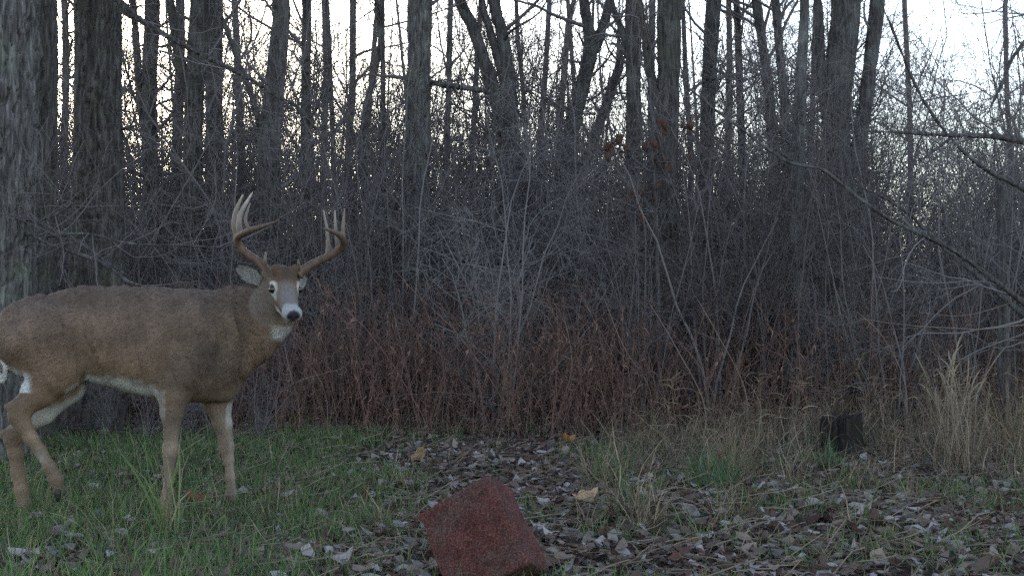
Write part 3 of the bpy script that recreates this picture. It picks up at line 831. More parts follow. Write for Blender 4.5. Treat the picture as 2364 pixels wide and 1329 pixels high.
def make_deer():
    base = np.array([*(D_P0 + (D_P1 - D_P0) * .5), 0.0]); base[2] = gz(base[0], base[1])
    root = thing('deer', 'antlered brown deer walking right with its head turned to the camera', 'deer', base)
    cuts = [(HP(.200, .016 * s, -.020), .0080) for s in (-1, 1)]
    V, F = sdf_mesh(prims, cuts, .0058)
    NR = mesh_normals(V, F)
    # loose skin and coat clumps: ripples that run down the flank
    u = (V[:, :2] - D_P0) @ D_AX
    torso = sstep(.50, .60, V[:, 2]) * (np.linalg.norm(V - HM, axis=1) > .24)
    q = np.stack([u * 26 + V[:, 2] * 7, V[:, 2] * 7 - u * 3, V[:, 1] * 6], 1)
    V = V + NR * ((vnoise(q, 4) - .5) * .017 * torso + (vnoise(q * 2.1, 6) - .5) * .011 * torso)[:, None]
    px, py = proj(V)
    cr = lambda xc, lo, hi, wd: np.exp(-((px - xc) / wd) ** 2) * sstep(lo - 20, lo + 15, py) * sstep(hi + 15, hi - 20, py)
    crease = cr(366 + (900 - py) * .16, 770, 905, 9) * .012 + cr(208 + (868 - py) * .30, 795, 872, 10) * .014 + cr(470 + (900 - py) * .45, 740, 890, 14) * .008 \
        + cr(540 + (690 - py) * -.25, 700, 830, 9) * .006 + cr(575 + (690 - py) * -.30, 690, 800, 9) * .006
    V = V - NR * (crease * torso)[:, None]
    NR = mesh_normals(V, F)
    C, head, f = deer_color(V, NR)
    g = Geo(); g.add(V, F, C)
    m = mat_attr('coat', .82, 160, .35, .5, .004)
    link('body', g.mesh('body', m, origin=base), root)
    # coat hairs
    a = np.linalg.norm(np.cross(V[F[:, 1]] - V[F[:, 0]], V[F[:, 3]] - V[F[:, 0]]), axis=1)
    n = 110000
    fi = rng.choice(len(F), n, p=a / a.sum()); uv = rng.uniform(0, 1, (n, 2))
    q0 = V[F[fi]]
    p = (q0[:, 0] * (1 - uv[:, :1]) + q0[:, 1] * uv[:, :1]) * (1 - uv[:, 1:]) + (q0[:, 3] * (1 - uv[:, :1]) + q0[:, 2] * uv[:, :1]) * uv[:, 1:]
    nn = unit(NR[F[fi, 0]])
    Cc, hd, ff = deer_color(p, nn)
    keep = ~(hd & (ff > .13))
    for s in (-1, 1): keep &= np.linalg.norm(p - HP(.012, .058 * s, .012), axis=1) > .028
    z = p[:, 2]
    leg = sstep(.62, .5, z)
    flow = -AX3 * .75 + np.array([0, 0, -.65]) * (.6 + .8 * leg[:, None]) - AX3 * 0
    flow = np.where(hd[:, None], -h_f * 1.0 + rng.normal(0, .15, (n, 3)), flow) + rng.normal(0, .22, (n, 3))
    flow = unit(flow - nn * np.sum(flow * nn, 1, keepdims=True))
    ln = np.where(hd, .006, .0135 * (1 - .55 * leg)) * rng.uniform(.6, 1.3, n)
    ln = ln * np.where((p[:, 2] > .6) & (np.abs(proj(p)[0] - 560) < 60), 1.5, 1)
    d = unit(flow + nn * rng.uniform(.22, .5, n)[:, None])
    side = unit(np.cross(d, nn)) * (.0014 * rng.uniform(.7, 1.3, n))[:, None]
    p, d, side, ln, Cc, nn = p[keep], d[keep], side[keep], ln[keep], Cc[keep], nn[keep]
    p = p - nn * .001
    tri = np.stack([p - side, p + side, p + d * ln[:, None]], 1)
    cc = Cc * np.where(rng.uniform(0, 1, (len(Cc), 1)) < .15, rng.uniform(.35, .6, (len(Cc), 1)), rng.uniform(.75, 1.5, (len(Cc), 1)))
    hg = Geo(); hg.add(tri, np.arange(len(p) * 3).reshape(-1, 3), np.repeat(cc[:, None], 3, 1))
    tag(link('fur', hg.mesh('fur', mat_attr('hair', .75), origin=base), root), kind='stuff')
    # ears
    em = mat_attr('ear_hair', .85, 90, .4)
    def ear(base_p, tip, open_dir, wid, depth):
        L = tip - base_p; ln_ = np.linalg.norm(L); l = L / ln_
        o = unit(open_dir - l * (open_dir @ l)); s = np.cross(l, o)
        nu, nv = 15, 13
        U, Vv = np.meshgrid(np.linspace(0, 1, nu), np.linspace(-1, 1, nv), indexing='ij')
        prof = np.interp(U, [0, .12, .4, .7, .9, 1], [.42, .62, 1, .82, .42, .06])
        cup = depth * prof * (1 - np.abs(Vv) ** 1.7)
        def surf(off): return base_p + l * (U * ln_)[..., None] + s * (Vv * prof * wid)[..., None] - o * (cup + off * (1 - .6 * np.abs(Vv)))[..., None]
        gg = Geo(); ids = np.arange(nu * nv).reshape(nu, nv)
        fq = np.stack([ids[:-1, :-1], ids[1:, :-1], ids[1:, 1:], ids[:-1, 1:]], -1).reshape(-1, 4)
        e = np.maximum(np.abs(Vv) ** 3, sstep(.8, 1, U))
        nz = vnoise(np.stack([U * 9, Vv * 5, U * 0 + tip[0] * 50], -1), 8)
        ci = np.array([.19, .175, .16]) * (.5 + .8 * nz)[..., None] * (1 - .93 * sstep(.12, .7, e))[..., None] + np.array([.02, .017, .015]) * sstep(.3, .9, e)[..., None]
        co = np.array([.10, .08, .065]) * (.7 + .5 * nz)[..., None]
        gg.add(surf(0), fq, ci.reshape(-1, 3)); gg.add(surf(.006), fq[:, ::-1], co.reshape(-1, 3))
        rim = np.concatenate([ids[:, 0], ids[-1, 1:], ids[::-1, -1][1:]])
        n_ = nu * nv
        fr = np.stack([rim[:-1], rim[1:], rim[1:] + n_, rim[:-1] + n_], 1)
        gg.f4.append(fr)
        # pale hairs inside the cup
        k = 240
        uu, vv = rng.uniform(.02, .6, k), rng.uniform(-.8, .8, k)
        pr = np.interp(uu, [0, .12, .4, .7, .9, 1], [.42, .62, 1, .82, .42, .06])
        pp = base_p + l * (uu * ln_)[:, None] + s * (vv * pr * wid)[:, None] - o * (depth * pr * (1 - np.abs(vv) ** 1.7))[:, None]
        dd = unit(l * .8 + o * rng.uniform(.1, .7, (k, 1)) + s * rng.normal(0, .4, (k, 1)))
        sd = unit(np.cross(dd, o)) * .0012
        tr = np.stack([pp - sd, pp + sd, pp + dd * rng.uniform(.015, .035, (k, 1))], 1)
        gg.add(tr, np.arange(k * 3).reshape(-1, 3), np.array([.30, .29, .27]))
        link('ear', gg.mesh('ear', em, origin=base), root)
    ear(P(608, 655, HM[1] + .075), P(539, 611, HM[1] + .10), np.array([-.15, -1., .15]), .044, .026)
    ear(P(690, 664, HM[1] + .10), P(713, 636, HM[1] + .20), np.array([.95, -.4, .1]), .030, .024)
    # eyes
    m, nt, b = new_mat('eye', .06); b.inputs['Base Color'].default_value = (.008, .006, .005, 1); b.inputs['Specular IOR Level'].default_value = .6
    for s in (-1, 1):
        c = HP(.016, .0595 * s, .010)
        th, ph = np.meshgrid(np.linspace(0, np.pi, 13), np.linspace(0, 2 * np.pi, 20, endpoint=False), indexing='ij')
        vv = c + .0175 * np.stack([np.sin(th) * np.cos(ph), np.sin(th) * np.sin(ph), np.cos(th)], -1).reshape(-1, 3)
        ids = np.arange(13 * 20).reshape(13, 20)
        fq = np.stack([ids[:-1], np.roll(ids, -1, 1)[:-1], np.roll(ids, -1, 1)[1:], ids[1:]], -1).reshape(-1, 4)
        gg = Geo(); gg.add(vv, fq); link('eye', gg.mesh('eye', m, origin=base), root)
    # antlers
    am = mat_attr('antler', .55, 55, .35, .6, .004, (1, 1, .35))
    def antler(beam, tines, rb):
        gg = Geo(); Y0 = HM[1]
        def limb(pts, rads, tipc, basec, n=26):
            w3 = np.array([P(a, b, Y0 + c) for a, b, c in pts])
            sp = spline(np.concatenate([w3, np.array(rads)[:, None]], 1), n)
            tt = np.linspace(0, 1, n)[:, None]
            cc = np.array(basec) * (1 - tt) + np.array(tipc) * tt
            r_ = sp[:, 3] * (1 + .10 * (vnoise(sp[:, :3] * 90, 3) - .5))
            tubes(gg, sp[None, :, :3], r_[None], 12, cc[None])
        limb(beam, rb, (.10, .066, .048), (.105, .064, .042), 40)
        for pts, rads, tipc in tines: limb(pts, rads, tipc, (.12, .082, .06))
        w3 = np.array([P(a, b, Y0 + c) for a, b, c in beam[:2]])
        d = unit(w3[1] - w3[0])
        n = 9; tt = np.linspace(-1, 1, n)
        tubes(gg, (w3[0] + d[None] * (.006 + tt[:, None] * .010))[None], (.013 + .014 * np.sqrt(1 - tt ** 2 * .98))[None], 14, (.12, .08, .055))
        link('antler', gg.mesh('antler', am, origin=base), root)
    tip = (.28, .24, .19)
    antler([(624, 632, .035), (597, 604, .05), (562, 579, .05), (549, 557, .03), (552, 544, 0), (574, 533, -.06), (605, 523, -.11), (641, 511, -.15)],
           [([(549, 556, .03), (541, 520, .04), (545, 487, .05), (561, 449, .05)], (.015, .0135, .011, .004), tip),
            ([(556, 542, -.01), (552, 520, -.01), (557, 490, 0), (582, 446, 0)], (.016, .0135, .011, .004), (.36, .32, .27)),
            ([(576, 534, -.06), (567, 508, -.05), (571, 488, -.045), (578, 468, -.04)], (.008, .007, .006, .003), (.17, .14, .11)),
            ([(612, 618, .03), (612, 600, .01), (614, 581, 0)], (.010, .008, .004), (.2, .16, .12))],
           (.022, .0195, .0185, .018, .017, .0155, .010, .0035))
    antler([(688, 634, .035), (715, 613, .045), (745, 598, .05), (775, 582, .04), (791, 566, .01), (790, 549, -.04), (773, 536, -.08), (744, 527, -.12)],
           [([(760, 590, .045), (758, 562, .06), (755, 530, .06), (747, 485, .06)], (.019, .011, .0075, .003), tip),
            ([(780, 578, .035), (776, 545, .05), (774, 515, .055), (773, 486, .055)], (.010, .0085, .007, .003), tip),
            ([(791, 562, .0), (792, 535, .015), (793, 510, .02), (796, 481, .02)], (.010, .009, .007, .003), (.19, .15, .11)),
            ([(694, 624, .03), (690, 610, .01), (688, 598, 0)], (.009, .007, .004), (.2, .16, .12))],
           (.022, .0195, .0185, .018, .017, .0155, .011, .0035))
    # cloven hooves
    hm, nt, b = new_mat('hoof_horn', .45); b.inputs['Base Color'].default_value = (.025, .021, .019, 1)
    def hoof(top, toe_dir, ln_):
        gg = Geo(); t = unit(np.array(toe_dir, float)); s = unit(np.cross(t, np.array([0, 0, 1.])))
        for k in (-1, 1):
            pts = np.array([top + s * .010 * k, top + t * ln_ * .45 + s * .013 * k, top + t * ln_ * .85 + s * .010 * k, top + t * ln_ + s * .007 * k])
            sp = spline(np.concatenate([pts, np.array([.013, .015, .010, .003])[:, None]], 1), 12)
            tubes(gg, sp[None, :, :3], sp[None, :, 3], 12, (.5, .5, .5))
        for k in (-1, 1):
            pts = np.array([top - t * .012 + s * .014 * k - AX3 * .016, top + t * .012 + s * .015 * k - AX3 * .024])
            sp = spline(np.concatenate([pts, np.array([.007, .004])[:, None]], 1), 5)
            tubes(gg, sp[None, :, :3], sp[None, :, 3], 8, (.5, .5, .5))
        link('hoof', gg.mesh('hoof', hm, origin=base), root)
    fw = AX3 * .8 + np.array([0, 0, -.55])
    hoof(DP(379, 1176, .095), fw, .058); hoof(DP(538, 1160, -.085), fw, .056); hoof(DP(60, 1186, -.085), fw, .058)
    hoof(DP(131, 1124, .085), np.array([-.05, 0, -1.]) + AX3 * .15, .062)
make_deer()

# ------------------------------------------------------------------ red block
def red_block():
    n = unit(np.array([-.36, -.88, .30])); e1 = np.array([.89, 0, .45]); e1 = unit(e1 - n * (e1 @ n)); e2 = np.cross(n, e1)
    if e2[2] < 0: e2 = -e2
    c = P(1088, 1242, 4.02) - n * .11
    k = 30; t = np.linspace(-1, 1, k); A, B = np.meshgrid(t, t, indexing='ij'); O = np.ones_like(A)
    g = Geo(); ids = np.arange(k * k).reshape(k, k)
    q = np.stack([ids[:-1, :-1], ids[1:, :-1], ids[1:, 1:], ids[:-1, 1:]], -1).reshape(-1, 4)
    for ax in range(3):
        for sg in (-1, 1):
            L = [None] * 3; L[ax] = O * sg; L[(ax + 1) % 3] = A; L[(ax + 2) % 3] = B
            p = np.stack(L, -1).reshape(-1, 3)
            nrm = unit(np.sign(p) * np.abs(p) ** 9)
            core = np.clip(p, -.91, .91); p = core + unit(p - core + 1e-6 * nrm) * .09
            h = np.array([.142, .165, .11])
            p = p * h; w = p
            d = (vnoise(w * 28 + 5, 2) - .5) * .005 - .008 * sstep(.55, .8, vnoise(w * 11 + 2.7, 7)) - .007 * sstep(.66, .74, vnoise(w * 45, 9)) + (vnoise(w * 90, 3) - .5) * .004 + (vnoise(w * 220, 4) - .5) * .002
            p = p + unit(p / h) * d[:, None]
            wp = c + p[:, :1] * e1 + p[:, 1:2] * e2 + p[:, 2:] * n
            g.add(wp, q if sg > 0 else q[:, ::-1])
    m, nt, b = new_mat('red_mineral', .9)
    n1 = noise_tex(nt, 22, 5, .65); n2 = noise_tex(nt, 170, 3, .75)
    cc = ramp(nt, n1.outputs[0], [(.3, (.062, .022, .019)), (.55, (.100, .035, .029)), (.75, (.145, .060, .048))])
    f = ramp(nt, n2.outputs[0], [(.36, (.35,) * 3), (.55, (1.2,) * 3), (.66, (2.4, 2.0, 1.8))])
    n3 = noise_tex(nt, 7, 6, .7); dirt = ramp(nt, n3.outputs[0], [(.46, (0, 0, 0)), (.62, (.8, .8, .8))])
    cc = mixc(nt, cc, (.085, .055, .045), dirt)
    nt.links.new(mixc(nt, cc, f, 1.0, 'MULTIPLY'), b.inputs['Base Color']); bump(nt, b, n2.outputs[0], 1.0, .010)
    base = np.array([c[0], c[1], gz(c[0], c[1])])
    tag(link('mineral_block', g.mesh('mineral_block', m, origin=base), None, base), 'rough dark red block with worn edges tilted in the foreground leaves', 'block')
red_block()

# ------------------------------------------------------------------ stump
def stump():
    b = ground_at(1942, 1052); n, k = 60, 46
    a = np.arange(n) / n * 2 * np.pi; h = .27
    ang = np.stack([np.cos(a), np.sin(a), a * 0], -1)
    jag = h * (.74 + .22 * vnoise(ang * 1.4 + 3, 1)) + .09 * (vnoise(ang * 6, 2) - .5)
    rows = []
    for i in range(k):
        t = i / (k - 1); z = -.03 + t * (jag + .03)
        r = .128 + .05 * (1 - t) ** 3 - .015 * t ** 2
        q = np.stack([np.cos(a) * 4, np.sin(a) * 4, z * 5], -1)
        rr = r * (1 + .5 * (vnoise(q * .55, 3) - .5)) + .04 * (vnoise(np.stack([np.cos(a) * 11, np.sin(a) * 11, z * 6], -1), 4) - .5)
        rows.append(np.stack([np.cos(a) * rr, np.sin(a) * rr, z], -1))
    for i in range(8):
        t = i / 7; s = (1 - t) * .95
        last = rows[k - 1]; p = last * np.array([s, s, 1]); p[:, 2] -= .05 * t + .03 * vnoise(p * 40 + t, 6) * (t > 0); rows.append(p)
    V = np.stack(rows); ids = np.arange(V.shape[0] * n).reshape(-1, n)
    q = np.stack([ids[:-1], np.roll(ids, -1, 1)[:-1], np.roll(ids, -1, 1)[1:], ids[1:]], -1).reshape(-1, 4)
    m = mat_bark('rotten_wood', (.010, .008, .007), (.018, .014, .012), (.032, .026, .022), .2, (.03, .032, .018))
    root = thing('tree_stump', 'small dark rotten stump with a jagged top among the dry grass', 'stump', b)
    g = Geo(); g.add(V, q); link('wood', g.mesh('wood', m), root)
    for ra in (.4, 2.3, 3.9, 5.2):
        g = Geo(); p = np.array([[math.cos(ra) * .07, math.sin(ra) * .07, .09], [math.cos(ra) * .15, math.sin(ra) * .15, .025], [math.cos(ra + .2) * .24, math.sin(ra + .2) * .24, -.015]])
        sp = spline(np.concatenate([p, np.array([[.045], [.03], [.012]])], 1), 14); tubes(g, sp[None, :, :3], sp[None, :, 3], 9)
        link('root', g.mesh('root', m), root)
stump()

# ------------------------------------------------------------------ dead weeds
C_STEM = np.array([.140, .086, .067]); C_WLEAF = np.array([.122, .074, .058]); C_TAN = np.array([.20, .152, .11]); C_STRAW = np.array([.235, .185, .125])
def weed_geo(h, tint):
    g = Geo()
    st = grow(np.array([[0, 0, -.02]]), np.array([[rng.normal(0, .17), rng.normal(0, .17), 1.]]), np.array([h]), 9, .09, .03)
    sr = (rng.uniform(.0025, .0042) * np.linspace(1, .4, 9))[None]
    tubes(g, st, sr, 3, C_STEM * tint)
    b1, r1 = spawn(st, sr, 6, .4, 1, .06, .24, 3, .4, 1.1, .15, .05, .6, .0010)
    tubes(g, b1, r1, 3, C_STEM * tint * rng.uniform(.8, 1.3, (6, 1)))
    k = 12
    t = rng.uniform(.12, .95, k) * 8; i = np.minimum(t.astype(int), 7); f = (t - i)[:, None]
    p = st[0, i] * (1 - f) + st[0, i + 1] * f
    a = rng.uniform(0, 6.28, k); d = np.stack([np.cos(a), np.sin(a), rng.uniform(-.7, .5, k)], 1)
    lp = grow(p, d, rng.uniform(.025, .07, k), 4, .35, -.35)
    wd = rng.uniform(.004, .010, k)[:, None] * np.array([.5, 1, .8, .15])[None]
    ribbons(g, lp, wd, unit(np.cross(d, rng.normal(0, 1, (k, 3)))), C_WLEAF * tint * rng.uniform(.6, 1.7, (k, 1)))
    return g

def stalk_geo(h):
    """bent dry grass stalk with curled blades"""
    g = Geo(); t = np.array([1., .96, .9]) * rng.uniform(.75, 1.25)
    st = grow(np.array([[0, 0, -.02]]), np.array([[rng.normal(0, .14), rng.normal(0, .14), 1.]]), np.array([h]), 10, .07, .0)
    bend = np.linspace(0, 1, 10) ** 3 * h * rng.uniform(0, .35); a = rng.uniform(0, 6.28)
    st[0, :, 0] += bend * math.cos(a); st[0, :, 1] += bend * math.sin(a); st[0, :, 2] -= bend * .5
    tubes(g, st, (rng.uniform(.0016, .0028) * np.linspace(1, .55, 10))[None], 3, C_TAN * t)
    k = 6
    i = rng.integers(1, 9, k); p = st[0, i]; a = rng.uniform(0, 6.28, k)
    d = np.stack([np.cos(a) * .6, np.sin(a) * .6, rng.uniform(.1, 1, k)], 1)
    lp = grow(p, d, rng.uniform(.08, .26, k), 6, .22, -.22)
    wd = rng.uniform(.004, .008, k)[:, None] * np.array([.7, 1, 1, .8, .6, .15])[None]
    ribbons(g, lp, wd, unit(np.cross(d, rng.normal(0, 1, (k, 3)))), C_STRAW * t * rng.uniform(.5, 1.2, (k, 1)))
    return g

weeds = [weed_geo(rng.uniform(.8, 1.3), np.array([1, .95, .95]) * rng.uniform(.75, 1.3)) for _ in range(10)]
stalks = [stalk_geo(rng.uniform(.25, .8)) for _ in range(10)]

def weed_field():
    """positions (x, y) of the brown weeds and the tan stalks, nearest first"""
    W_, S_ = [], []
    while len(W_) < 2350:
        px = rng.uniform(-60, 2420); Y = rng.uniform(8.3, 12.4)
        d = np.interp(px, [-60, 430, 600, 760, 1450, 1650, 2420], [.3, .35, .7, 1, 1, .45, .25]) * np.interp(Y, [8.3, 9.0, 11.2, 12.4], [.2, 1, .75, .4])
        if px < 640: d *= (Y > 9.0)
        if rng.uniform() < d: W_.append(((px - CX) / FPX * Y, Y))
    while len(S_) < 560:
        px = rng.uniform(1400, 2420); Y = rng.uniform(6.8, 11.5)
        if 1860 < px < 2030 and Y < 8.2: continue
        d = np.interp(px, [1400, 1600, 1800, 2100, 2420], [.1, .4, .8, 1, 1]) * np.interp(Y, [6.6, 7.3, 8.2, 11.5], [.06, .3, 1, .6])
        d *= .25 + 1.5 * vnoise(np.array([px * .012, Y * 1.6, 0]), 5) ** 2
        if rng.uniform() < d: S_.append(((px - CX) / FPX * Y, Y))
    return np.array(sorted(W_, key=lambda a: a[1])), np.array(sorted(S_, key=lambda a: a[1]))
WP, SPOS = weed_field()

def stand(geos, pos, n_ind, iname, label, cat, group, sname, slabel, scat):
    meshes = [g.mesh(iname, M_ATTR) for g in geos]
    for i in range(n_ind):
        x, y = pos[i]
        tag(link(iname, meshes[i % len(meshes)], None, (x, y, gz(x, y)), rng.uniform(0, 6.28), rng.uniform(.35, 1.0)), label, cat, group)
    rest = pos[n_ind:]; g = Geo()
    for j, b in enumerate(geos):
        p = rest[j::len(geos)]
        v, f3, f4, c = b.arrays()
        loc = np.stack([p[:, 0], p[:, 1], gz(p[:, 0], p[:, 1])], 1)
        tint = rng.uniform(.5, 1.4, (len(p), 1)) * np.array([1, 1, 1.])
        scatter(g, (v, f4, c), loc, rng.uniform(0, 6.28, len(p)), rng.uniform(.5, 1.25, len(p)), tint)
    tag(link(sname, g.mesh(sname, M_ATTR)), slabel, scat, kind='stuff')
stand(weeds, WP, 200, 'weed_stalk', 'dead reddish-brown weed stalk at the front of the weed bank', 'weed', 'dead weeds along the thicket edge', 'dead_weeds', 'bank of dead reddish-brown weeds before the thicket', 'weeds')
stand(stalks, SPOS, 200, 'grass_stalk', 'bent tan dry grass stalk in front of the thicket on the right', 'grass stalk', 'dry grass stalks on the right', 'dry_grass', 'thin stand of tan dry grass under the right thicket', 'dry grass')

def stubble():
    g = Geo(); n = 1500
    Y = rng.uniform(6.3, 10.2, n); px = 1380 + 1040 * rng.uniform(0, 1, n) ** .7
    ok = rng.uniform(0, 1, n) < np.interp(Y, [6.3, 7.5, 9, 10.2], [.12, .7, 1, 1]) * (.3 + 1.2 * vnoise(np.stack([px * .008, Y * 2, Y * 0], 1), 3)) * ~((px > 1870) & (px < 2020) & (Y < 7.9))
    px, Y = px[ok], Y[ok]; X = (px - CX) / FPX * Y; n = len(X)
    k = 9
    p0 = np.repeat(np.stack([X, Y, gz(X, Y)], 1), k, 0) + np.concatenate([rng.normal(0, .05, (n * k, 2)), np.zeros((n * k, 1))], 1)
    a = rng.uniform(0, 6.28, n * k); le = rng.uniform(.1, 1.2, n * k)
    path = grow(p0, np.stack([np.cos(a) * le, np.sin(a) * le, np.ones(n * k)], 1), rng.uniform(.06, .36, n * k), 5, .22, -.10)
    cols = np.array([[.21, .16, .11], [.15, .105, .075], [.11, .075, .058], [.10, .11, .055], [.25, .20, .14]])
    c = cols[rng.integers(0, 5, n * k)] * rng.uniform(.6, 1.3, (n * k, 1))
    ribbons(g, path, rng.uniform(.003, .007, n * k)[:, None] * np.array([1, 1, .9, .7, .2])[None], unit(np.stack([-np.sin(a), np.cos(a), rng.normal(0, .4, n * k)], 1)), c)
    tag(link('dead_undergrowth', g.mesh('dead_undergrowth', M_GRASS)), 'short broken dead stems and grass under the right thicket', 'undergrowth', kind='stuff')
stubble()

# arching canes through the weeds
for i, (x0, y0, x1, y1, x2, y2, Y) in enumerate([(1625, 930, 1560, 800, 1500, 700, 8.4), (1500, 900, 1440, 800, 1395, 690, 9.0), (690, 940, 670, 860, 655, 790, 8.7), (755, 930, 735, 870, 700, 830, 8.8), (1720, 900, 1650, 760, 1610, 690, 8.6),
                                                 (640, 920, 690, 880, 790, 850, 8.7), (2090, 890, 2040, 780, 1980, 720, 8.2), (1290, 960, 1320, 840, 1300, 720, 9.0), (880, 980, 930, 850, 905, 700, 9.2), (2250, 760, 2090, 750, 1985, 735, 7.8),
                                                 (2364, 690, 2230, 728, 2130, 722, 7.9)]):
    pts = np.array([P(x0, y0, Y), P(x1, y1, Y - .1), P(x2, y2, Y + .1)])
    if i not in (9, 10):
        foot = pts[0].copy(); foot[2] = gz(foot[0], foot[1]) - .02; pts = np.vstack([foot, pts])
    else:
        far = pts[0] + (pts[0] - pts[1]) * 1.2; foot = far.copy(); foot[2] = gz(far[0], far[1]); pts = np.vstack([foot, far, pts])
    sp = spline(pts, 22); g = Geo()
    tubes(g, sp[None], (np.linspace(.0055, .002, 22))[None], 5, np.array([.17, .12, .10]))
    b1, r1 = spawn(sp[None], np.linspace(.005, .002, 22)[None], 7, .35, 1, .08, .35, 5, .4, 1.1, .15, .02, .6, .001)
    tubes(g, b1, r1, 3, np.array([.15, .11, .095]))
    base = np.array([pts[0][0], pts[0][1], gz(pts[0][0], pts[0][1])])
    tag(link('arching_cane', g.mesh('arching_cane', M_ATTR, origin=base), None, base), 'long thin pinkish-brown cane arching through the dead weeds', 'cane', 'arching canes in the weeds')

# ------------------------------------------------------------------ grass and tufts
def green_mask(x, y):
    edge = -.085 * y + 1.0 * (vnoise(np.stack([x * 1.1, y * 1.1, x * 0], -1), 7) - .5)
    m = sstep(edge + .35, edge - .45, x)
    pat = sstep(.46, .68, vnoise(np.stack([x * 1.8, y * 1.8, x * 0 + 4], -1), 8)) * .40
    far = sstep(9.3, 8.3, y + .5 * (vnoise(np.stack([x * 1.3, y * 1.3, x * 0 + 9], -1), 6) - .5))
    return np.maximum(m, pat) * far * (.30 + 1.2 * vnoise(np.stack([x * 2.6, y * 2.6, x * 0 + 2], -1), 9))

def lawn():
    n = 172000
    Y = rng.uniform(3.6, 9.3, n); X = rng.uniform(-.56, .56, n) * Y
    ok = rng.uniform(0, 1, n) < green_mask(X, Y) * np.interp(Y, [3.6, 6, 9], [.62, .8, 1.0])
    X, Y = X[ok], Y[ok]; n = len(X)
    p0 = np.stack([X, Y, gz(X, Y) - .005], 1)
    a = rng.uniform(0, 6.28, n); le = rng.uniform(.1, 1.0, n)
    d = np.stack([np.cos(a) * le, np.sin(a) * le, np.ones(n)], 1)
    L = rng.uniform(.045, .115, n) * np.where(rng.uniform(0, 1, n) < .06, 1.8, 1)
    path = grow(p0, d, L, 3, .16, -.25)
    wd = rng.uniform(.003, .0058, n)[:, None] * np.array([1, .85, .12])[None]
    cols = np.array([[.068, .130, .040], [.095, .165, .047], [.135, .185, .060], [.056, .108, .044], [.23, .20, .12], [.16, .14, .08]])
    c = cols[rng.choice(6, n, p=[.22, .20, .17, .15, .13, .13])] * rng.uniform(.75, 1.25, (n, 1))
    g = Geo(); ribbons(g, path, wd, unit(np.stack([-np.sin(a), np.cos(a), a * 0], 1)), c)
    tag(link('grass', g.mesh('grass', M_GRASS)), 'short green grass around the deer', 'grass', kind='stuff')
lawn()

def tuft_geo(n, h0, h1, spread, lean, droop, cols, width, segs=7):
    g = Geo(); a = rng.uniform(0, 6.28, n); r = spread * rng.uniform(0, 1, n) ** .7
    p0 = np.stack([np.cos(a) * r, np.sin(a) * r, np.full(n, -.02)], 1)
    a2 = a + rng.normal(0, .6, n); le = lean * rng.uniform(.1, 1, n)
    d = np.stack([np.cos(a2) * le, np.sin(a2) * le, np.ones(n)], 1)
    path = grow(p0, d, rng.uniform(h0 * .6, h1, n), segs, .13, droop)
    prof = np.interp(np.linspace(0, 1, segs), [0, .3, .7, 1], [.8, 1, .75, .08])
    wd = width * rng.uniform(.6, 1.3, n)[:, None] * prof[None]
    cols = np.array(cols); c = cols[rng.integers(0, len(cols), n)] * rng.uniform(.7, 1.25, (n, 1))
    ribbons(g, path, wd, unit(np.stack([-np.sin(a2), np.cos(a2), rng.normal(0, .3, n)], 1)), c)
    return g
GR = [[.05, .095, .03], [.07, .12, .04], [.10, .13, .05]]; TN = [[.24, .18, .11], [.31, .25, .16], [.17, .12, .08]]; DK = [[.09, .065, .045], [.14, .10, .07]]; BG = [[.06, .11, .06], [.08, .14, .08]]

def tuft(px, py, geo, label, name='grass_tuft', cat='grass tuft', group=None, mat=None):
    b = ground_at(px, py)
    return tag(link(name, geo.mesh(name, mat or M_GRASS), None, b), label, cat, group)
g = tuft_geo(95, .40, .82, .15, .15, -.005, [[.24, .19, .14], [.29, .24, .18], [.17, .13, .10], [.13, .10, .075]], .0042, 9)
for i in range(26):      # hooked seed heads
    st = grow(np.array([[rng.normal(0, .05), rng.normal(0, .04), 0]]), np.array([[rng.normal(0, .06), rng.normal(0, .06), 1]]), np.array([rng.uniform(.5, .88)]), 12, .05, 0)
    bend = np.linspace(0, 1, 12) ** 5 * rng.uniform(.04, .16); aa = rng.uniform(0, 6.28); st[0, :, 0] += bend * math.cos(aa); st[0, :, 1] += bend * math.sin(aa); st[0, :, 2] -= bend * .9
    tubes(g, st, (np.r_[np.linspace(.0022, .0016, 8), .0035, .0048, .004, .001])[None], 4, np.array([.30, .25, .18]) * rng.uniform(.6, 1.15))
tuft(2208, 1098, g, 'tall tan dry grass clump with hooked heads near the right edge', name='dry_grass_clump')
g = tuft_geo(60, .35, .66, .07, .32, -.03, TN, .005, 8); tuft(2335, 1060, g, 'shorter tan grass clump cut by the right edge', name='dry_grass_clump')
g = tuft_geo(11, .46, .58, .03, .08, -.05, [[.13, .19, .07], [.19, .22, .10]], .010, 9)
g2 = tuft_geo(10, .2, .48, .03, .12, -.02, TN, .006, 8); v, f3, f4, c = g2.arrays(); g.add(v, f4, c)
tuft(388, 1248, g, 'tall wide-bladed pale green grass clump in front of the deer foreleg', name='tall_grass_clump')
g = tuft_geo(200, .22, .46, .11, 1.1, -.20, TN + GR + DK, .005, 9); tuft(1462, 1195, g, 'drooping tussock of mixed green and straw blades right of the red block', name='grass_tussock')
g = tuft_geo(120, .20, .40, .09, .9, -.17, TN + GR + DK, .005, 8); tuft(1400, 1120, g, 'small green-topped tussock behind the drooping tussock', name='grass_tussock')
g = tuft_geo(150, .22, .44, .11, .50, -.06, [[.19, .13, .09], [.25, .18, .12], [.15, .10, .07]], .0035, 8); tuft(1690, 1100, g, 'brownish mound of fine dry grass left of the stump', name='grass_mound')
g = tuft_geo(90, .15, .34, .10, .7, -.13, BG + GR, .007, 7); tuft(1650, 1130, g, 'blue-green leafy grass tuft below the brownish grass mound')
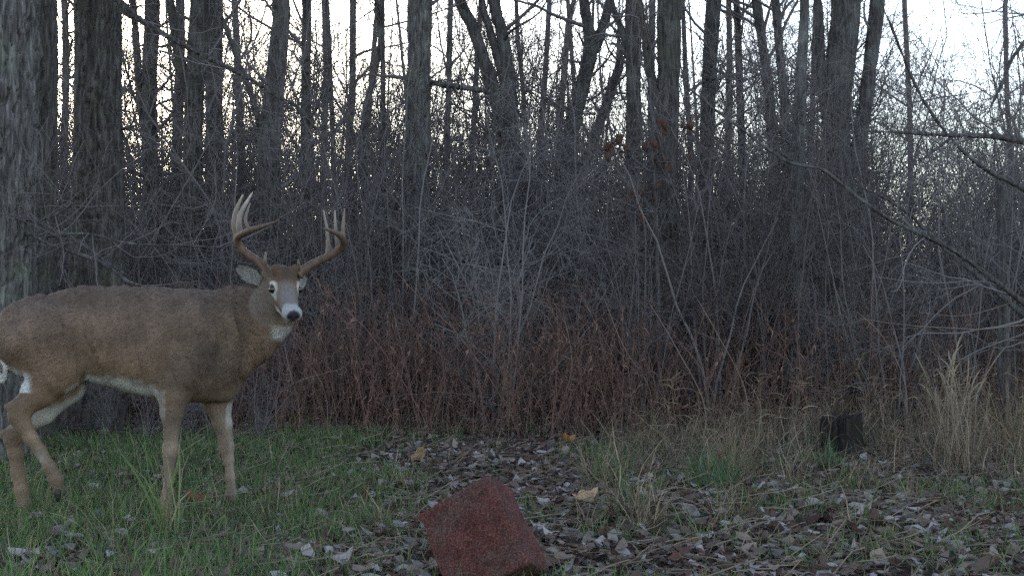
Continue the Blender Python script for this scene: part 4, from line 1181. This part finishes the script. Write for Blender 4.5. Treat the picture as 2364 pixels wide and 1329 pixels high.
g = tuft_geo(45, .10, .26, .06, .5, -.1, BG + GR, .006, 7); tuft(1920, 1090, g, 'small green tuft at the foot of the stump')
g = tuft_geo(70, .08, .22, .05, 1.3, -.12, TN, .005, 7); tuft(2100, 1155, g, 'small starry straw tuft in the pale leaves on the right')
g = tuft_geo(70, .12, .26, .09, 1.0, -.16, TN + GR, .005, 7); tuft(890, 1215, g, 'pale straw and green tuft left of the red block')
g = tuft_geo(16, .3, .52, .05, .9, -.13, [[.30, .26, .15], [.26, .25, .13]], .0045, 9); tuft(250, 1262, g, 'few pale arching dry blades in the lawn below the deer belly', name='dry_grass_clump')
tvar = [(tuft_geo(int(rng.integers(25, 55)), .10, .30, .06, .7, -.10, TN + GR if i % 2 else TN + DK, .0045, 6)).mesh('grass_tuft', M_GRASS) for i in range(6)]
for i in range(80):
    px, py = rng.uniform(560, 2360), rng.uniform(985, 1230)
    if 930 < px < 1250 and py > 1060: continue
    if py > 1130 and rng.uniform() < .6: continue
    b = ground_at(px, py)
    tag(link('grass_tuft', tvar[i % 6], None, b, rng.uniform(0, 6.28), rng.uniform(.55, 1.05)), 'small ragged grass tuft scattered on the leafy ground', 'grass tuft', 'small scattered grass tufts')

# ------------------------------------------------------------------ leaves
def leaf_grid(nu, nv, L, wd, curl, cup, seed):
    u, v = np.meshgrid(np.linspace(0, 1, nu), np.linspace(-1, 1, nv), indexing='ij')
    prof = np.interp(u, [0, .15, .4, .7, .9, 1], [.06, .62, 1, .84, .48, .05]) * (1 + .17 * np.sin(u * 13 + seed))
    x = (u - .5) * L; y = v * prof * wd
    z = curl * L * ((u - .5) ** 2 * 2.2) + cup * np.abs(v * prof) ** 1.5 * wd + .12 * wd * np.sin(u * 7 + seed * 2 + v * 2)
    ids = np.arange(nu * nv).reshape(nu, nv)
    f = np.stack([ids[:-1, :-1], ids[1:, :-1], ids[1:, 1:], ids[:-1, 1:]], -1).reshape(-1, 4)
    sh = .85 + .3 * vnoise(np.stack([u * 4, v * 3, u * 0 + seed], -1), 2)
    return np.stack([x, y, z], -1).reshape(-1, 3), f, sh.ravel()

PALE, TAN, BRN, RED = np.array([.305, .275, .250]), np.array([.235, .180, .142]), np.array([.135, .094, .072]), np.array([.115, .056, .043])
def rot_mats(n, tilt):
    a = rng.uniform(0, 6.28, n); tx, ty = rng.normal(0, tilt, n), rng.normal(0, tilt, n)
    nz = unit(np.stack([tx, ty, np.ones(n)], 1)) * np.where(rng.uniform(0, 1, n) < .5, 1, -1)[:, None]
    x = np.stack([np.cos(a), np.sin(a), a * 0], 1); x = unit(x - nz * np.sum(x * nz, 1, keepdims=True))
    return np.stack([x, np.cross(nz, x), nz], -1)

def litter():
    n = 38500
    Y = rng.uniform(3.6, 13, n); X = rng.uniform(-.56, .56, n) * Y
    gm = green_mask(X, Y)
    ok = rng.uniform(0, 1, n) < (1 - .72 * np.clip(gm * 1.2, 0, 1)) * np.interp(Y, [3.6, 6, 9.5, 13], [.9, .9, .8, .5])
    X, Y = X[ok], Y[ok]; n = len(X)
    pal = np.interp(Y, [4, 6.5, 9], [.30, .24, .10])
    r = rng.uniform(0, 1, n)
    c = np.where((r < pal)[:, None], PALE, np.where((r < pal + .22)[:, None], TAN, np.where((r < .86)[:, None], BRN, RED))) * rng.uniform(.45, 1.15, (n, 1))
    loc = np.stack([X, Y, gz(X, Y) + rng.uniform(.004, .035, n)], 1)
    sc = rng.uniform(.45, 1.5, n)
    g = Geo()
    for j in range(6):
        b = leaf_grid(4, 3, .058, .020, rng.uniform(-.5, .8), rng.uniform(-.4, .9), j * 1.7)
        s = slice(j, n, 6); m = len(loc[s])
        scatter_m(g, b, loc[s], rot_mats(m, .34) * sc[s][:, None, None], c[s])
    k = 5000                                                    # straw lying in the litter
    Y = rng.uniform(3.8, 10, k); X = rng.uniform(-.3, .55, k) * Y
    a = rng.uniform(0, 6.28, k)
    p = grow(np.stack([X, Y, gz(X, Y) + rng.uniform(.01, .04, k)], 1), np.stack([np.cos(a), np.sin(a), rng.normal(.1, .15, k)], 1), rng.uniform(.06, .26, k), 4, .12, -.04)
    p[..., 2] = np.maximum(p[..., 2], gz(p[..., 0], p[..., 1]) + .006)
    ribbons(g, p, np.full((k, 4), .0032), np.tile(np.array([[0, 0, 1.]]), (k, 1)) + np.stack([-np.sin(a), np.cos(a), a * 0], 1), C_STRAW * rng.uniform(.35, .95, (k, 1)))
    tag(link('leaf_litter', g.mesh('leaf_litter', M_LEAF)), 'carpet of dead leaves and straw on the ground', 'leaf litter', kind='stuff')
litter()

kinds = [('pale', PALE, 'pale silvery dead leaf lying on the foreground litter', 'pale fallen leaves', 130), ('tan', TAN, 'curled tan dead leaf lying on the foreground litter', 'tan fallen leaves', 75),
         ('brown', BRN, 'dull dark brown dead leaf lying on the foreground litter', 'brown fallen leaves', 60), ('red', RED, 'reddish-brown dead leaf lying on the foreground litter', 'reddish fallen leaves', 30)]
for nm, cl, lab, grp, cnt in kinds:
    ms = []
    for j in range(6):
        v, f, sh = leaf_grid(7, 5, .074, .026, rng.uniform(-.4, .6), rng.uniform(-.4, .7), j * 2.1)
        gg = Geo(); gg.add(v, f, cl * sh[:, None] * rng.uniform(.75, 1.15)); ms.append(gg.mesh('fallen_leaf', M_LEAF))
    k = 0
    while k < cnt:
        px, py = rng.uniform(30, 2350), rng.uniform(1040, 1329) if rng.uniform() < .8 else rng.uniform(1000, 1329)
        b = ground_at(px, py)
        if rng.uniform() < .72 * float(np.clip(green_mask(np.array([b[0]]), np.array([b[1]]))[0] * 1.3, 0, 1)): continue
        if 960 < px < 1235 and py > 1090: continue
        o = link('fallen_leaf', ms[k % 6], None, b + np.array([0, 0, rng.uniform(.014, .034)]), 0, rng.uniform(.7, 1.35))
        o.rotation_euler = (rng.normal(0, .28), rng.normal(0, .28), rng.uniform(0, 6.28)); tag(o, lab, 'leaf', grp); k += 1

def big_leaf(px, py, size, colr, label, rot, curl=.9):
    v, f, sh = leaf_grid(11, 7, size, size * .30, curl, .7, px * .01)
    gg = Geo(); gg.add(v, f, np.array(colr) * sh[:, None]); b = ground_at(px, py) + np.array([0, 0, .03])
    o = link('fallen_leaf', gg.mesh('fallen_leaf', M_LEAF), None, b); o.rotation_euler = rot; tag(o, label, 'leaf')
big_leaf(1350, 1172, .13, (.42, .29, .17), 'large pale orange-tan curled leaf right of the red block', (.5, -.2, .3))
big_leaf(966, 1068, .12, (.33, .23, .12), 'upright curled golden-tan leaf at the edge of the lawn', (.9, -.9, .6))
big_leaf(1308, 1030, .13, (.32, .16, .05), 'bright orange leaf at the foot of the dark weeds', (.4, .2, 1.0))
big_leaf(1785, 1012, .11, (.30, .13, .05), 'orange-brown leaf left of the stump', (.4, .2, .2))
big_leaf(445, 1172, .12, (.17, .065, .035), 'russet leaf in the grass between the deer forelegs', (.4, .3, .5))
big_leaf(1345, 955, .14, (.34, .30, .08), 'yellow upright leaf against the dark weeds', (.2, 1.3, .3))

# sapling that still holds russet leaves
root = hero('thin sapling still holding a few russet leaves in the right thicket', 9.8,
            [[(1500, 180, 5), (1506, 300, 8), (1514, 480, 10), (1520, 700, 12)], [(1395, 335, 3), (1440, 350, 4), (1505, 400, 6)], [(1560, 280, 3), (1540, 330, 4), (1510, 380, 5)], [(1470, 470, 3), (1490, 480, 4), (1514, 500, 5)]],
            M_DARK, 12, .08, .001, name='leafy_sapling', twigs=None)
base = np.array(root.location)
lm = []
for j in range(4):
    v, f, sh = leaf_grid(7, 5, .085, .026, rng.uniform(.3, 1.2), rng.uniform(.3, 1.2), j * 3.3)
    gg = Geo(); gg.add(v, f, np.array([.125, .060, .042]) * sh[:, None] * rng.uniform(.6, 1.3)); lm.append(gg.mesh('leaf', M_LEAF))
for cx, cy, k, sp_x in [(1402, 342, 7, 16), (1425, 352, 4, 14), (1508, 330, 5, 18), (1545, 300, 6, 16), (1540, 372, 5, 18), (1478, 468, 6, 14), (1505, 440, 4, 14)]:
    for _ in range(k):
        p = P(cx + rng.normal(0, sp_x), cy + rng.normal(0, 14), 9.8 + rng.normal(0, .06)) - base
        o = link('leaf', lm[int(rng.integers(4))], root, p, 0, rng.uniform(.7, 1.2)); o.rotation_euler = (rng.normal(0, .5), 1.2 + rng.normal(0, .4), rng.uniform(0, 6.28))
